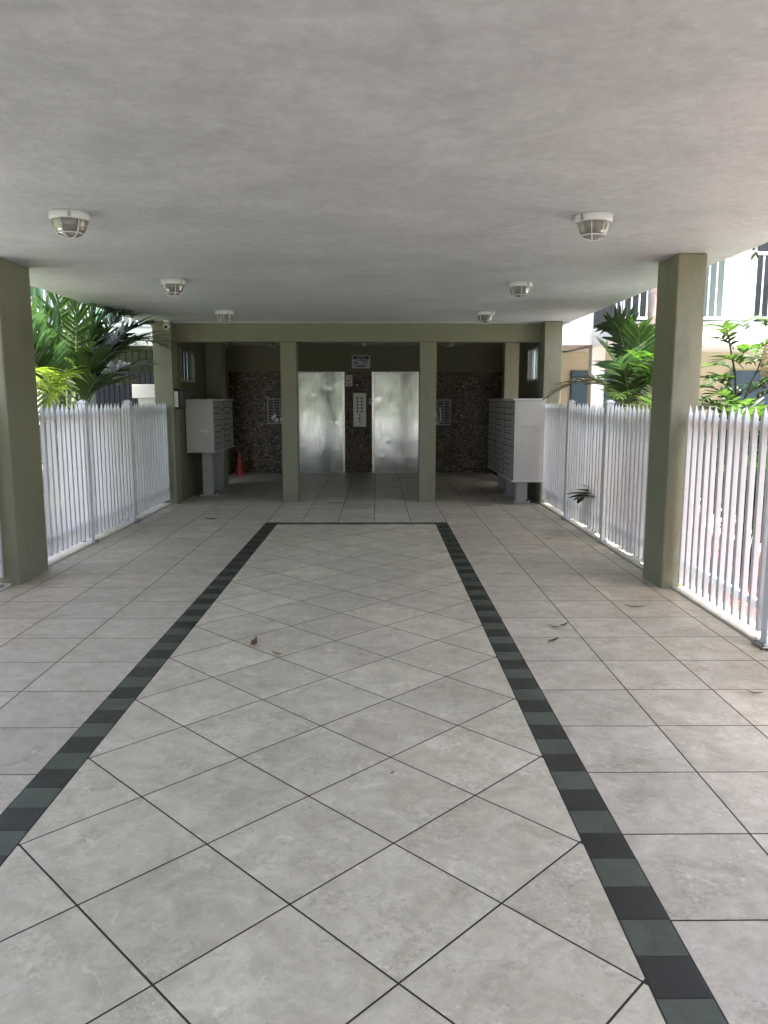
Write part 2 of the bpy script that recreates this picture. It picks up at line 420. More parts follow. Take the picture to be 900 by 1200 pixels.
YF0, YF1 = 9.405, 9.552
# field of diagonal tiles
ox, oy = -.2725, 2.127 - 20*H2
for i in range(-5, 6):
    for j in range(-3, 52):
        if (i+j) % 2 == 0: continue
        cx, cy = ox + i*.3255, oy + j*.3255
        d = .3255
        tile(clip([(cx-d,cy),(cx,cy-d),(cx+d,cy),(cx,cy+d)], XL0, XR0, 0.9, YF0), 0)
# border strips
k = -33
while 1.776+.1535*k < YF1-.01:
    y0 = 1.776+.1535*k; tile(clip([(XR0,y0),(XR1,y0),(XR1,y0+.1535),(XR0,y0+.1535)], XR0, XR1, 0.9, YF1), 2 if k % 2 == 0 else 3, .002); k += 1
k = -38
while 2.575+.1545*k < YF1-.01:
    y0 = 2.575+.1545*k; tile(clip([(XL1,y0),(XL0,y0),(XL0,y0+.1545),(XL1,y0+.1545)], XL1, XL0, 0.9, YF1), 2 if k % 2 == 0 else 3, .002); k += 1
x = XL0; k = 0
while x < XR0-.01:
    tile(clip([(x,YF0),(x+.1535,YF0),(x+.1535,YF1),(x,YF1)], XL0, XR0, YF0, YF1), 2 if k % 2 == 0 else 3, .002); x += .1535; k += 1
# square tiles at both sides and into the lobby
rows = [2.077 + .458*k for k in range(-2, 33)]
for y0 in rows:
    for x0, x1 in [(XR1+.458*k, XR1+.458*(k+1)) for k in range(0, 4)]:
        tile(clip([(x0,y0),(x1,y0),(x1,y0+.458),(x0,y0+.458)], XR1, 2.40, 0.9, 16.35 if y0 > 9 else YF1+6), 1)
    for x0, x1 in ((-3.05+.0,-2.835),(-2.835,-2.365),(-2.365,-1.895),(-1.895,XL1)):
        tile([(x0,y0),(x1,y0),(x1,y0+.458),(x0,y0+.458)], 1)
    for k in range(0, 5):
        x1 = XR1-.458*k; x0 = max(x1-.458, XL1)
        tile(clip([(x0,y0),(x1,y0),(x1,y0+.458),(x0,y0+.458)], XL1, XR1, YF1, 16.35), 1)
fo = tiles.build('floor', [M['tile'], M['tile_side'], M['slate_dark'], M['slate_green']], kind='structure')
fo['label'] = 'glazed beige floor tiles with a dark green chequered border'
floor_base.build('floor_bed', M['grout'], kind='structure')
for (x0, x1) in ((2.405, 2.60), (-3.28, -3.055)):
    b = MB(); b.box(x0, x1, .9, 11.28, -.15, .018, 0, .006); b.build('kerb', M['kerb'], kind='structure')

# ------------------------------------------------------------------ ceiling slab
b = MB()
b.box(-3.43, 2.79, -2.8, 11.40, 2.645, 2.95)
b.box(-3.43, 2.79, 11.402, 14.95, 2.632, 2.95); b.box(-4.7, 4.7, 14.951, 16.6, 2.632, 2.95)  # last box widened out of view to keep skylight out of the lobby
b.build('ceiling', M['ceiling'], kind='structure')

# ------------------------------------------------------------------ columns of the passage
def column(x0, x1, y0, y1, label):
    b = MB(); b.box(x0, x1, y0, y1, -.1, 2.645, 0, .012)
    tag(b.build('concrete_column', M['olive'], None), label, 'column', 'columns carrying the passage ceiling')
column(-3.30, -2.99, 6.27, 6.85, 'thick olive concrete column at the end of the white fence by the large palm')
column(2.315, 2.54, 6.11, 6.56, 'olive concrete column standing between two white fences, garden balcony behind it')

# ------------------------------------------------------------------ lobby front: beam, pillars, corner pillars
b = MB(); b.box(-2.97, 2.40, 11.52, 11.75, 2.372, 2.6445, 0, .006)
tag(b.build('lintel_beam', M['olive']), 'long olive beam spanning the lobby front above both pillars', 'beam')
def pillar(x0, x1, y0, y1, name, label, group, ztop):
    b = MB(); b.box(x0, x1, y0, y1, -.05, ztop, 0, .008)
    tag(b.build(name, M['olive']), label, 'pillar', group)
pillar(-1.437, -1.202, 11.515, 11.80, 'pillar', 'slim square olive pillar in front of the elevator near the orange cone', 'pillars under the lobby beam', 2.371)
pillar(.618, .865, 11.515, 11.80, 'pillar', 'slim square olive pillar between the right elevator door and the tall mailboxes', 'pillars under the lobby beam', 2.371)
pillar(-3.24, -2.972, 11.30, 11.60, 'corner_pillar', 'olive corner pillar carrying the white camera and the black intercom', 'corner pillars of the lobby', 2.644)
pillar(2.402, 2.66, 11.28, 11.60, 'corner_pillar', 'pale olive corner pillar behind the tall mailboxes where the white fence ends', 'corner pillars of the lobby', 2.644)
pillar(-2.975, -2.70, 13.50, 13.85, 'inner_pillar', 'shaded olive pillar rising behind the low mailboxes', 'inner pillars of the lobby', 2.63)
pillar(2.30, 2.56, 14.15, 14.45, 'inner_pillar', 'daylit pale olive pillar rising behind the tall mailboxes', 'inner pillars of the lobby', 2.63)

def side_wall(sgn, xin, xout, y0, y1, wy0, wy1, wz0, wz1, label, bars):
    t = thing('lobby_side_wall', label, 'wall', ((xin+xout)/2, y0, 0), 0, 'side walls of the lobby')
    ox_, oy_ = (xin+xout)/2, y0
    b = MB()
    a0, a1 = sorted((xin, xout)); a0 -= ox_; a1 -= ox_
    def bx(ya, yb, za, zb): b.box(a0, a1, ya-oy_, yb-oy_, za, zb)
    bx(y0, wy0, -.05, 2.63); bx(wy1, y1, -.05, 2.63); bx(wy0, wy1, -.05, wz0); bx(wy0, wy1, wz1, 2.63)
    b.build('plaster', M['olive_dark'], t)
    # louvred window in the opening
    wf = MB(); d = .02
    for (ya, yb, za, zb) in ((wy0, wy0+.04, wz0, wz1), (wy1-.04, wy1, wz0, wz1), (wy0+.04, wy1-.04, wz0, wz0+.04), (wy0+.04, wy1-.04, wz1-.04, wz1)):
        wf.box(a0-.012, a1+.012, ya-oy_+.001, yb-oy_-.001, za+.001, zb-.001)
    win = wf.build('window', M['chrome'], t)
    mu = MB(); L_ = wy1-wy0-.08; z0_, z1_ = wz0+.041, wz1-.041
    for f0, f1 in bars:
        mu = MB(); mu.box(-.03, .03, wy0-oy_+.04+L_*f0+.001, wy0-oy_+.04+L_*f1-.001, z0_, z1_); mu.build('mullion', M['black'] if sgn < 0 else M['chrome'], win)
    pn = MB(); pn.box(-.004, .004, wy0-oy_+.041, wy1-oy_-.041, wz0+.0405, wz1-.0405); pn.build('pane', M['louvre'], win)
    return t
side_wall(-1, -2.985, -3.10, 11.602, 13.56, 11.85, 12.72, 1.80, 2.30, 'shaded olive side wall with louvred window behind the low mailboxes', ((0,.34),(.50,.58),(.76,1)))
side_wall(1, 2.415, 2.53, 11.602, 13.35, 11.72, 12.55, 1.80, 2.33, 'shaded olive side wall with louvred window above the tall mailboxes', ((0,.08),(.42,.47),(.80,1)))

# back wall: plaster band over glass mosaic, with the two elevators let in
t = thing('lobby_back_wall', 'dark back wall of the lobby, glass mosaic below an olive plaster band', 'wall', (-.3, 16.2, 0))
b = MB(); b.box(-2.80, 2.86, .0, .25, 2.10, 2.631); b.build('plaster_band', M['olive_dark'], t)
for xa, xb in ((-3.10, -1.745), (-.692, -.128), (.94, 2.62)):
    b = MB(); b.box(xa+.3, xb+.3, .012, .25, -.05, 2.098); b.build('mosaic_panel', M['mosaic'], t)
b = MB(); b.box(-4.3, 4.9, .25, .4, -.1, 2.63); b.build('rear_light_block', M['olive_dark'], t)  # unseen wall added to stop daylight leaking into the lobby
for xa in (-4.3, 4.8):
    b = MB(); b.box(xa, xa+.1, -1.28, .249, -.1, 2.63); b.build('end_light_block', M['olive_dark'], t)  # unseen ends added to close the light leaks at both sides
b = MB(); b.box(-4.3, -2.801, .0, .249, -.1, 2.63); b.build('return_light_block', M['olive_dark'], t)  # hidden filler beside the mosaic, added to shut out daylight
b = MB(); b.box(2.921, 4.8, .0, .249, -.1, 2.63); b.build('return_light_block', M['olive_dark'], t)  # same added light stop on the other side

def elevator(x0, x1, label, seed):
    cx = (x0+x1)/2
    t = thing('elevator', label, 'elevator', (cx, 16.2, 0), 0, 'elevators in the lobby')
    w2 = (x1-x0)/2
    b = MB()
    b.box(-w2-.05, -w2, -.012, .12, 0, 2.098); b.box(w2, w2+.05, -.012, .12, 0, 2.098)
    b.box(-w2, w2, -.010, .12, 2.078, 2.098); b.build('door_frame', M['steel_frame'], t)
    d = MB(); nx, nz = 44, 100
    rnd = random.Random(seed); dents = [(rnd.uniform(-w2, w2), rnd.uniform(.3, 1.9), rnd.uniform(.03, .12), rnd.uniform(-.0022, .0022)) for _ in range(16)]
    def P(i, j):
        x = -w2+.004 + (2*w2-.008)*i/nx; z = .012 + 2.060*j/nz
        y = .045 + .0035*noise.noise((x*1.5+seed, z*1.3, seed)) + .0016*noise.noise((x*4+seed, z*3.4, 2+seed))
        for dx, dz, r, a in dents:
            q = ((x-dx)**2+(z-dz)**2)/(r*r)
            if q < 4: y += a*math.exp(-q*1.6)
        return (x, y, z)
    bb = len(d.v)
    for j in range(nz+1):
        for i in range(nx+1): d.v.append(P(i, j))
    for j in range(nz):
        for i in range(nx):
            a = bb+j*(nx+1)+i; d.f.append((a, a+1, a+nx+2, a+nx+1)); d.m.append(0); d.sm.append(True)
    d.build('door_panel', M['steel'], t)
    s = MB(); s.box(-w2, w2, -.02, .12, -.004, .008); s.build('door_sill', M['chrome'], t)
elevator(-1.695, -.745, 'dented steel elevator door with broad bright band and mosaic on its left', 3)
elevator(-.075, .885, 'dented steel elevator door nearer the tall mailboxes, bright streak across middle', 11)

def text_mesh(s, size, loc, parent, m, name, rx=R(90)):
    cu = bpy.data.curves.new(name, 'FONT'); cu.body = s; cu.size = size; cu.align_x = 'CENTER'; cu.align_y = 'CENTER'; cu.extrude = .0008
    tmp = bpy.data.objects.new(name, cu); C.objects.link(tmp)
    dg = bpy.context.evaluated_depsgraph_get(); me = bpy.data.meshes.new_from_object(tmp.evaluated_get(dg))
    bpy.data.objects.remove(tmp); me.materials.clear(); me.materials.append(m)
    o = bpy.data.objects.new(name, me); C.objects.link(o); o.parent = parent; o.location = loc; o.rotation_euler = (rx, 0, 0)
    return o
# notice sign above the button panel
t = thing('notice_sign', 'small blue and white camera surveillance notice sign above the elevator buttons', 'sign', (-.35, 16.195, 2.17))
b = MB(); b.box(-.19, .19, -.012, 0, 0, .27, 0, .003); b.build('sign_board', M['sign_face'], t)
b = MB(); b.box(-.165, .165, -.016, -.0125, .185, .252); b.build('header_band', M['sign_navy'], t)
text_mesh('NOTICE', .055, (0, -.0175, .219), t, M['sign_face'], 'header_lettering')
b = MB()                                         # camera pictogram
b.face([(-.145,-.0135,.115),(-.06,-.0135,.085),(-.05,-.0135,.105),(-.135,-.0135,.14)]); b.face([(-.16,-.0135,.06),(-.14,-.0135,.06),(-.11,-.0135,.098),(-.12,-.0135,.104)])
b.build('camera_symbol', M['sign_navy'], t)
b = MB()
for z, xa, xb in ((.155,-.09,.15),(.125,.0,.15),(.095,.02,.14),(.05,-.10,.12),(.03,-.12,.10)): b.box(xa, xb, -.0140, -.0122, z, z+.014)
b.build('small_print', M['ink'], t)
# button panel
t = thing('button_panel', 'pale steel elevator call panel with two columns of buttons on the mosaic', 'control panel', (-.382, 16.211, .965))
b = MB(); b.box(-.135, .135, -.018, 0, 0, .70, 0, .004); b.build('face_plate', M['white_plastic'], t)
for i in range(5):
    for sx in (-1, 1):
        bt = MB(); bt.tube([(sx*.045, -.018, .32+.068*i+.0), (sx*.045, -.026, .32+.068*i)], .022, 14); bt.build('button', M['ink'], t)
for z, r_ in ((.245, .016), (.175, .022), (.11, .016)):
    bt = MB(); bt.tube([(0, -.018, z), (0, -.027, z)], r_, 14); bt.build('key_switch', M['black'], t)
# notice paper, small camera, alarm box, card reader
t = thing('wall_notice', 'white printed notice stuck on the mosaic beside the left elevator frame', 'notice', (-.60, 16.211, 1.80))
b = MB(); b.box(-.07, .07, -.004, 0, 0, .235); b.build('sheet', M['paper'], t)
b = MB()
for z, xa, xb in ((.19,-.01,.045),(.165,.0,.05),(.12,-.05,.03),(.105,-.05,.01),(.05,-.04,.05),(.03,-.04,.03)): b.box(xa, xb, -.0055, -.0038, z, z+.010)
b.build('print', M['ink'], t)
t = thing('alarm_box', 'small brown box with round horn on the mosaic above the buttons', 'alarm', (-.265, 16.211, 1.78))
b = MB(); b.box(-.08, .08, -.05, 0, 0, .18, 0, .006); b.build('housing', M['brown_box'], t)
b = MB(); b.tube([(0,-.05,.12),(0,-.058,.12)], .03, 18); b.build('horn', M['black'], t)
b = MB(); b.box(-.06, .06, -.054, -.0495, .03, .055); b.build('grille', M['black'], t)
t = thing('intercom_camera', 'small black door camera with pale label on mosaic between elevators', 'camera', (-.435, 16.211, 1.81))
b = MB(); b.box(-.05, .05, -.05, 0, 0, .09, 0, .008); b.build('housing', M['black'], t)
b = MB(); b.box(-.03, .03, -.053, -.0495, .008, .03); b.build('label_plate', M['paper'], t)
t = thing('card_reader', 'tiny grey card reader on the mosaic beside the right elevator frame', 'reader', (-.155, 16.211, 1.44))
b = MB(); b.box(-.032, .032, -.03, 0, 0, .11, 0, .005); b.build('case', M['grey_metal'], t)
b = MB(); b.box(-.018, .018, -.033, -.0295, .06, .085); b.build('lens', M['black'], t)

# framed directories half hidden by the pillars
def directory(x0, x1, z0, z1, label, torn):
    t = thing('directory_board', label, 'notice board', ((x0+x1)/2, 16.211, z0), 0, 'directory boards on the mosaic')
    w2 = (x1-x0)/2; h = z1-z0
    b = MB()
    b.box(-w2, -w2+.02, -.02, 0, 0, h); b.box(w2-.02, w2, -.02, 0, 0, h); b.box(-w2+.02, w2-.02, -.02, 0, 0, .02); b.box(-w2+.02, w2-.02, -.02, 0, h-.02, h)
    b.build('frame', M['grey_metal'], t)
    b = MB(); b.box(-w2+.02, w2-.02, -.006, 0, .02, h-.02); b.build('backing', M['black'], t)
    g = MB()
    for i in range(1, 9):
        z = h*i/9; g.box(-w2+.02, w2-.02, -.011, -.0062, z-.004, z+.004)
    for x_ in (-w2*.35, w2*.3): g.box(x_-.005, x_+.005, -.012, -.0062, .02, h-.02)
    g.build('grid', M['grey_metal'], t)
    p = MB()
    if torn:
        p.face([(-.16,-.014,h*.78),(-.13,-.016,h*.78),(-.02,-.02,.03),(-.05,-.014,.03)]); p.face([(-.03,-.014,h*.7),(.0,-.015,h*.72),(.02,-.02,.08),(-.01,-.016,.06)])
        p.face([(-.15,-.014,.12),(-.11,-.015,.10),(-.06,-.016,.03),(-.13,-.014,.025)])
    else:
        for xa, za in ((-.13,.10),(-.05,.05),(-.09,.14),(.05,.06),(.10,.12)):
            p.face([(xa,-.013,za),(xa+.06,-.014,za-.02),(xa+.075,-.016,za+.05),(xa+.02,-.014,za+.07)])
    p.build('slips', M['paper'], t)
directory(-2.31, -1.90, 1.03, 1.55, 'gridded directory board with scattered slips near the orange cone', False)
directory(1.11, 1.52, 1.00, 1.53, 'gridded directory board with torn paper strips right of the elevators', True)

# traffic cone
t = thing('traffic_cone', 'faded orange traffic cone standing against the dark mosaic wall', 'cone', (-2.84, 15.75, 0))
b = MB(); b.box(-.11, .11, -.11, .11, 0, .025, 0, .008); b.build('cone_foot', M['cone'], t)
b = MB(); b.lathe([(.088,.025),(.08,.05),(.024,.42),(.019,.435),(.0,.435)]); b.build('cone_body', M['cone'], t)

# ------------------------------------------------------------------ mailboxes
def door_mesh(w, h, name, lock=True):
    b = MB(); b.box(0, .0035, .007, w-.007, .007, h-.007, 0, .001)
    o = b.build(name, M['door_shade_grey']);
    l = MB(); l.tube([(.0035, w*.82, h*.5), (.009, w*.82, h*.5)], .008, 10); lo = l.build('lock', M['black'], o)
    n = MB(); n.box(.0034, .0045, w*.25, w*.6, h*.55, h*.55+min(.02, h*.25)); no = n.build('number_plate', M['post_grey'], o)
    return o
def mailbox(loc, rz, depth, width, z0, z1, ped, cols, label, group, metal, rows_, panel=None):
    """local: doors face +x at x=0, cabinet runs y 0..width, back at x=-depth"""
    t = thing('mailbox_unit', label, 'mailbox', loc, rz, group)
    b = MB(); b.box(-depth, -.004, .0, width, z0, z1-.03, 0, .004); b.build('cabinet', metal, t)
    b = MB(); b.box(-depth-.015, .03, -.012, width+.012, z1-.03, z1, 0, .01); b.build('top_cap', metal, t)
    b = MB(); b.box(-depth-.008, .018, -.005, width+.005, z0-.022, z0, 0, .004); b.build('bottom_rail', metal, t)
    hh = z1-.03-z0-.03; cw = (width-.03)/cols
    q = MB(); q.box(-.0039, -.0005, .012, width-.012, z0+.012, z1-.042); q.build('gap_shade_sheet', M['gap_shade'], t)  # dark sheet laid in for the shade between the doors
    small = {}
    par = cw
    for c in range(cols):
        y = .015 + c*cw
        pk = (c == cols-1 and cols > 2)
        lay = [hh*.42, hh*.42, hh*.16] if pk else [hh/rows_]*rows_
        z = z0+.015
        for h in lay:
            key = (round(h, 4),)
            if key not in small:
                o = door_mesh(cw, h, 'parcel_door' if pk else 'mailbox_door'); o.parent = t; o.location = (0, y, z); small[key] = o
            else:
                s = small[key]; o = s.copy(); C.objects.link(o); o.parent = t; o.location = (0, y, z)
                for ch in s.children:
                    d = ch.copy(); C.objects.link(d); d.parent = o
            z += h
    pw = ped
    b = MB(); cxm = -depth*.45; b.box(cxm-pw/2, cxm+pw/2, width/2-pw/2, width/2+pw/2, .02, z0-.022, 0, .006); b.build('pedestal', M['post_grey'], t)
    b = MB(); b.box(cxm-pw/2-.04, cxm+pw/2+.04, width/2-pw/2-.04, width/2+pw/2+.04, 0, .02, 0, .005); b.build('base_plate', M['post_grey'], t)
    for sy in (-1, 1):
        for sx in (-1, 1):
            q = MB(); q.tube([(cxm+sx*(pw/2+.022), width/2+sy*(pw/2+.022), .02), (cxm+sx*(pw/2+.022), width/2+sy*(pw/2+.022), .04)], .011, 6); q.build('anchor_bolt', M['chrome'], t)
    if panel: 
        q = MB(); q.box(-depth+.05, -.05, -.004, -.0002, z0+.05, z1-.10, 0, .0015); q.build('side_panel', metal, t)
    return t
# low pair by the left corner
u = mailbox((-2.535, 11.95, 0), 0, .43, .78, .735, 1.54, .155, 3, 'low grey mailbox cabinet with a scuffed side panel beside the black intercom', 'low mailboxes', M['grey_metal_light'], 8, True)
sc_ = MB()
for (xa, za, xb, zb) in ((-.20,1.045,-.10,1.03),(-.24,1.06,-.17,1.05),(-.16,1.06,-.11,1.065)):
    sc_.face([(xa,-.0055,za),(xb,-.0055,zb-.012),(xb+.01,-.0055,zb+.012),(xa+.03,-.0055,za+.02)])
sc_.build('scuffed_sticker', M['paper'], u)
mailbox((-2.535, 12.75, 0), 0, .43, .78, .735, 1.54, .155, 3, 'low grey mailbox cabinet further in, next to the shaded inner pillar', 'low mailboxes', M['grey_metal'], 8)
# tall three by the right corner: rz = 180 deg, so local y runs towards the camera
for k, lab in enumerate(('tall grey mailbox cabinet with broad plain side, nearest the fence corner', 'tall grey mailbox cabinet in the middle of the row of three', 'tall grey mailbox cabinet deepest in the lobby, next to the mosaic')):
    t = mailbox((1.955, 11.06+.86*(k+1)-.01, 0), R(180), .44, .84, .365, 1.545, .165, 4 if k < 2 else 3, lab, 'tall mailboxes', M['grey_metal_light'] if k == 0 else M['grey_metal'], 12)
    if k == 0:
        q = MB(); q.box(-.39, -.05, .84+.0005, .84+.0035, .42, 1.12, 0, .0012); q.build('side_panel', M['grey_metal_light'], t)
        q = MB(); q.box(-.39, -.05, .84+.0005, .84+.0035, 1.14, 1.46, 0, .0012); q.build('side_panel', M['grey_metal_light'], t)

# intercom on the left corner
t = thing('intercom', 'black intercom box with a white cover plate on the olive corner', 'intercom', (-2.972, 11.36, 1.40))
b = MB(); b.box(0, .13, .0, .16, .0, .27, 0, .012); b.build('housing', M['black'], t)
b = MB(); b.box(.0, .055, -.024, -.001, .02, .25, 0, .005); b.build('cover_plate', M['white_plastic'], t)
b = MB(); b.box(-.01, .14, -.01, .17, .271, .288, 0, .006); b.build('rain_hood', M['black'], t)

# security cameras
def cctv(loc, rz, label, m):
    t = thing('security_camera', label, 'camera', loc, rz, 'security cameras')
    b = MB(); b.lathe([(0,0),(.05,0),(.05,-.022),(.035,-.03),(0,-.03)], n=20); b.build('mount', m, t)
    b = MB(); b.tube([(0,0,-.03),(0,0,-.055)], .018, 12); b.build('stalk', m, t)
    b = MB(); b.tube([(0,.05,-.055),(0,.02,-.07),(0,-.055,-.095),(0,-.07,-.10)], [.03,.043,.043,.038], 18); h = b.build('camera_head', m, t)
    b = MB(); b.tube([(0,-.0695,-.0995),(0,-.075,-.1015)], .026, 16); b.build('lens', M['black'], h)
cctv((-3.00, 11.22, 2.645), 0, 'white bullet camera under the ceiling at the left corner pillar', M['white_plastic'])
cctv((-2.86, 14.7, 2.632), R(25), 'pale camera deep in the dark lobby above the cone', M['grey_metal'])
t = thing('smoke_detector', 'flat grey emergency fitting on lobby ceiling above the notice sign', 'detector', (-.26, 15.1, 2.632))
b = MB(); b.box(-.05, .14, -.05, .05, -.03, 0, 0, .006); b.build('bracket', M['chrome'], t)
b = MB(); b.lathe([(0,-.03),(.05,-.03),(.055,-.05),(.04,-.075),(0,-.08)], n=20); b.build('sensor', M['white_plastic'], t)

# ------------------------------------------------------------------ bulkhead lights
def bulkhead():
    t = thing('ceiling_light', 'x', 'ceiling light', (0,0,0), 0, 'caged bulkhead lights on the passage ceiling')
    b = MB(); b.lathe([(0,0),(.132,0),(.136,-.008),(.136,-.042),(.130,-.050),(.116,-.052),(.112,-.042)], n=40); b.build('base_ring', M['white_metal'], t)
    b = MB(); b.lathe([(.113,-.042),(.112,-.070),(.102,-.105),(.085,-.13),(.055,-.146),(.0,-.152)], n=36); b.build('glass_dome', M['glass'], t)
    c = MB()
    def arc(a0, r0=.122, depth=.162):
        pts = []
        for i in range(15):
            u = -1+2*i/14; r = r0*u
            zz = -.055-(depth-.055)*(1-abs(u)**3.2)**.6 if abs(u) < 1 else -.055
            pts.append((r*math.cos(a0), r*math.sin(a0), zz))
        c.tube(pts, .0042, 6)
    for a in (R(0), R(60), R(120)): arc(a+R(20))
    ring = [(.088*math.cos(2*math.pi*i/28), .088*math.sin(2*math.pi*i/28), -.134) for i in range(29)]
    c.tube(ring, .0042, 6, caps=False)
    c.build('wire_cage', M['white_metal'], t)
    for a in (R(50), R(170), R(290)):
        s = MB(); s.box(-.008, .008, -.004, .004, -.05, -.012); so_ = s.build('clip', M['chrome'], t); so_.location = (.138*math.cos(a), .138*math.sin(a), 0); so_.rotation_euler = (0, 0, a+R(90))
    return t
proto = bulkhead()
spots = [((-1.86, 4.86), 'nearest caged ceiling light on the palm side'), ((-1.93, 7.50), 'second caged ceiling light out on the palm side'), ((-1.95, 10.05), 'caged ceiling light close to the beam above the low mailboxes'),
         ((1.32, 4.90), 'nearest caged ceiling light on the balcony side'), ((1.37, 7.62), 'second caged ceiling light out on the balcony side'), ((1.38, 10.12), 'caged ceiling light close to the beam above the tall mailboxes')]
for i, ((x, y), lab) in enumerate(spots):
    o = proto if i == 0 else copy_tree(proto)
    o.scale = (.86, .86, .90); o.location = (x, y, 2.645); o.rotation_euler = (0, 0, R([0, 35, 15, 50, 10, 25][i])); o['label'] = lab
for (x, y, lab) in ((-1.93, 14.3, 'shaded caged light inside the lobby left of the notice sign'), (1.30, 14.3, 'shaded caged light inside the lobby right of the notice sign')):
    o = copy_tree(proto); o.location = (x, y, 2.632); o['label'] = lab; o['group'] = 'caged bulkhead lights inside the lobby'

# ------------------------------------------------------------------ fences
def picket_mesh():
    b = MB(); s = .0168
    b.box(-s, s, -s, s, .055, 1.40)
    ap = (0, 0, 1.475); q = [(-s,-s,1.40),(s,-s,1.40),(s,s,1.40),(-s,s,1.40)]
    for i in range(4): b.face([q[i], q[(i+1)%4], ap])
    o = b.build('picket', M['white_metal']); me = o.data; bpy.data.objects.remove(o); return me
PICKET = picket_mesh()
def post_mesh():
    b = MB(); b.box(-.036, .036, -.036, .036, .0, 1.47, 0, .004)
    return b
def fence(xp, xr, y0, y1, posts, label, floor_z=.018):
    """pickets at x = xp, rails behind them at x = xr, running along y"""
    t = thing('picket_fence', label, 'fence', (xp, y0, floor_z), 0, 'white metal fences along the passage')
    L = y1-y0; n = int(L/.1175)
    for i in range(n+1):
        y = i*.1175 + .03
        if any(abs(y-(p-y0)) < .055 for p in posts) or y > L: continue
        o = bpy.data.objects.new('picket', PICKET); C.objects.link(o); o.parent = t
        o.location = (random.uniform(-.0015,.0015), y + random.uniform(-.002,.002), random.uniform(-.003,.003)); o.rotation_euler = (R(random.uniform(-.25,.25)), R(random.uniform(-.25,.25)), 0)
    dx = xr-xp
    for z in (.20, 1.345):
        b = MB(); b.box(dx-.016, dx+.016, 0, L, z-.028, z+.028, 0, .003); b.build('rail', M['white_metal'], t)
    for p in posts:
        b = MB(); b.box(-.038, .038, -.038, .038, 0, 1.475, 0, .004); po = b.build('post', M['white_metal'], t); po.location = (dx*.4, p-y0, 0)
        c = MB(); c.box(-.047, .047, -.047, .047, 1.4755, 1.492, 0, .004); c.lathe([(.04,1.492),(.034,1.506),(.0,1.512)], n=16); c.build('post_cap', M['white_metal'], po)
        c = MB(); c.box(-.075, .075, -.075, .075, -.012, .003, 0, .003)
        for sx in (-1,1):
            for sy in (-1,1): c.tube([(sx*.056, sy*.056, .0), (sx*.056, sy*.056, .022)], .011, 6)
        c.build('base_plate', M['chrome'], po)
    return t
fence(2.43, 2.468, 6.58, 11.26, (8.17, 9.80), 'white picket fence between the far column and the tall mailboxes')
fence(2.43, 2.468, 3.4, 6.08, (4.62,), 'white picket fence at the right picture edge in front of the near column')
fence(-3.085, -3.123, 6.87, 11.28, (8.17, 9.62), 'white picket fence below the large palm reaching to the corner pillar')
fence(-3.13, -3.168, 3.4, 6.25, (6.12,), 'sliver of white picket fence at the left picture edge before the thick column')

# ------------------------------------------------------------------ fallen leaves on the tiles
def fallen(loc, rz, L, W, m, label, curl=.02):
    b = MB(); n = 8; P = []
    for i in range(n+1):
        u = i/n; wd = W*math.sin(math.pi*min(1, u*.96+.02))**.8*.5; z = .004 + curl*(abs(u-.5)*2)**2*random.uniform(.8,1.1); bend = .12*L*math.sin(u*3)
        P.append(((u-.5)*L, bend-wd, z+wd*.35), ) ; P.append(((u-.5)*L, bend, z)); P.append(((u-.5)*L, bend+wd, z+wd*.3))
    for i in range(n):
        for k in (0, 1):
            a = 3*i+k; b.face([P[a], P[a+1], P[a+4], P[a+3]], smooth=True)
    o = b.build('fallen_leaf', m); o.location = loc; o.rotation_euler = (0, 0, rz)
    tag(o, label, 'leaf', 'dry leaves fallen on the tiles')
fallen((-.775, 4.66, .002), R(80), .07, .045, M['dead_leaf'], 'curled brown leaf on the diagonal tiles, standing on edge', .05)
fallen((-.61, 4.47, .002), R(-25), .075, .03, M['dead_leaf_ochre'], 'ochre leaf lying flat beside the curled brown one')
fallen((1.19, 5.02, .002), R(-30), .10, .022, M['dead_leaf'], 'narrow forked dark leaf half on the side tiles, left blade')
fallen((1.27, 5.06, .002), R(40), .10, .022, M['dead_leaf'], 'narrow forked dark leaf on the side tiles, right blade')
fallen((1.12, 4.72, .002), R(35), .10, .03, M['dead_leaf_olive'], 'olive leaf in front of the forked dark leaf')
fallen((1.90, 5.52, .002), R(-12), .17, .025, M['dead_leaf'], 'long reddish brown leaf near the foot of the column')
fallen((-.60, 11.30, .002), R(-4), .30, .03, M['dead_leaf'], 'long dark leaf lying between the two pillars', .015)
fallen((-2.15, 9.78, .002), R(2), .19, .06, M['dead_leaf_ochre'], 'tan leaf lying before the low mailboxes')
fallen((1.50, 11.02, .002), R(-5), .32, .03, M['dead_leaf'], 'long thin dark leaf lying before the tall mailboxes', .012)
fallen((.058, 2.98, .002), R(50), .025, .010, M['dead_leaf_olive'], 'tiny leaf scrap on the foreground diagonal tiles', .004)
fallen((1.97, 3.83, .002), R(-30), .09, .02, M['dead_leaf'], 'narrow dark leaf near the right picture edge on the side tiles')
fallen((1.88, 8.34, .002), R(5), .16, .022, M['dead_leaf_ochre'], 'thin tan leaf near the far fence post')

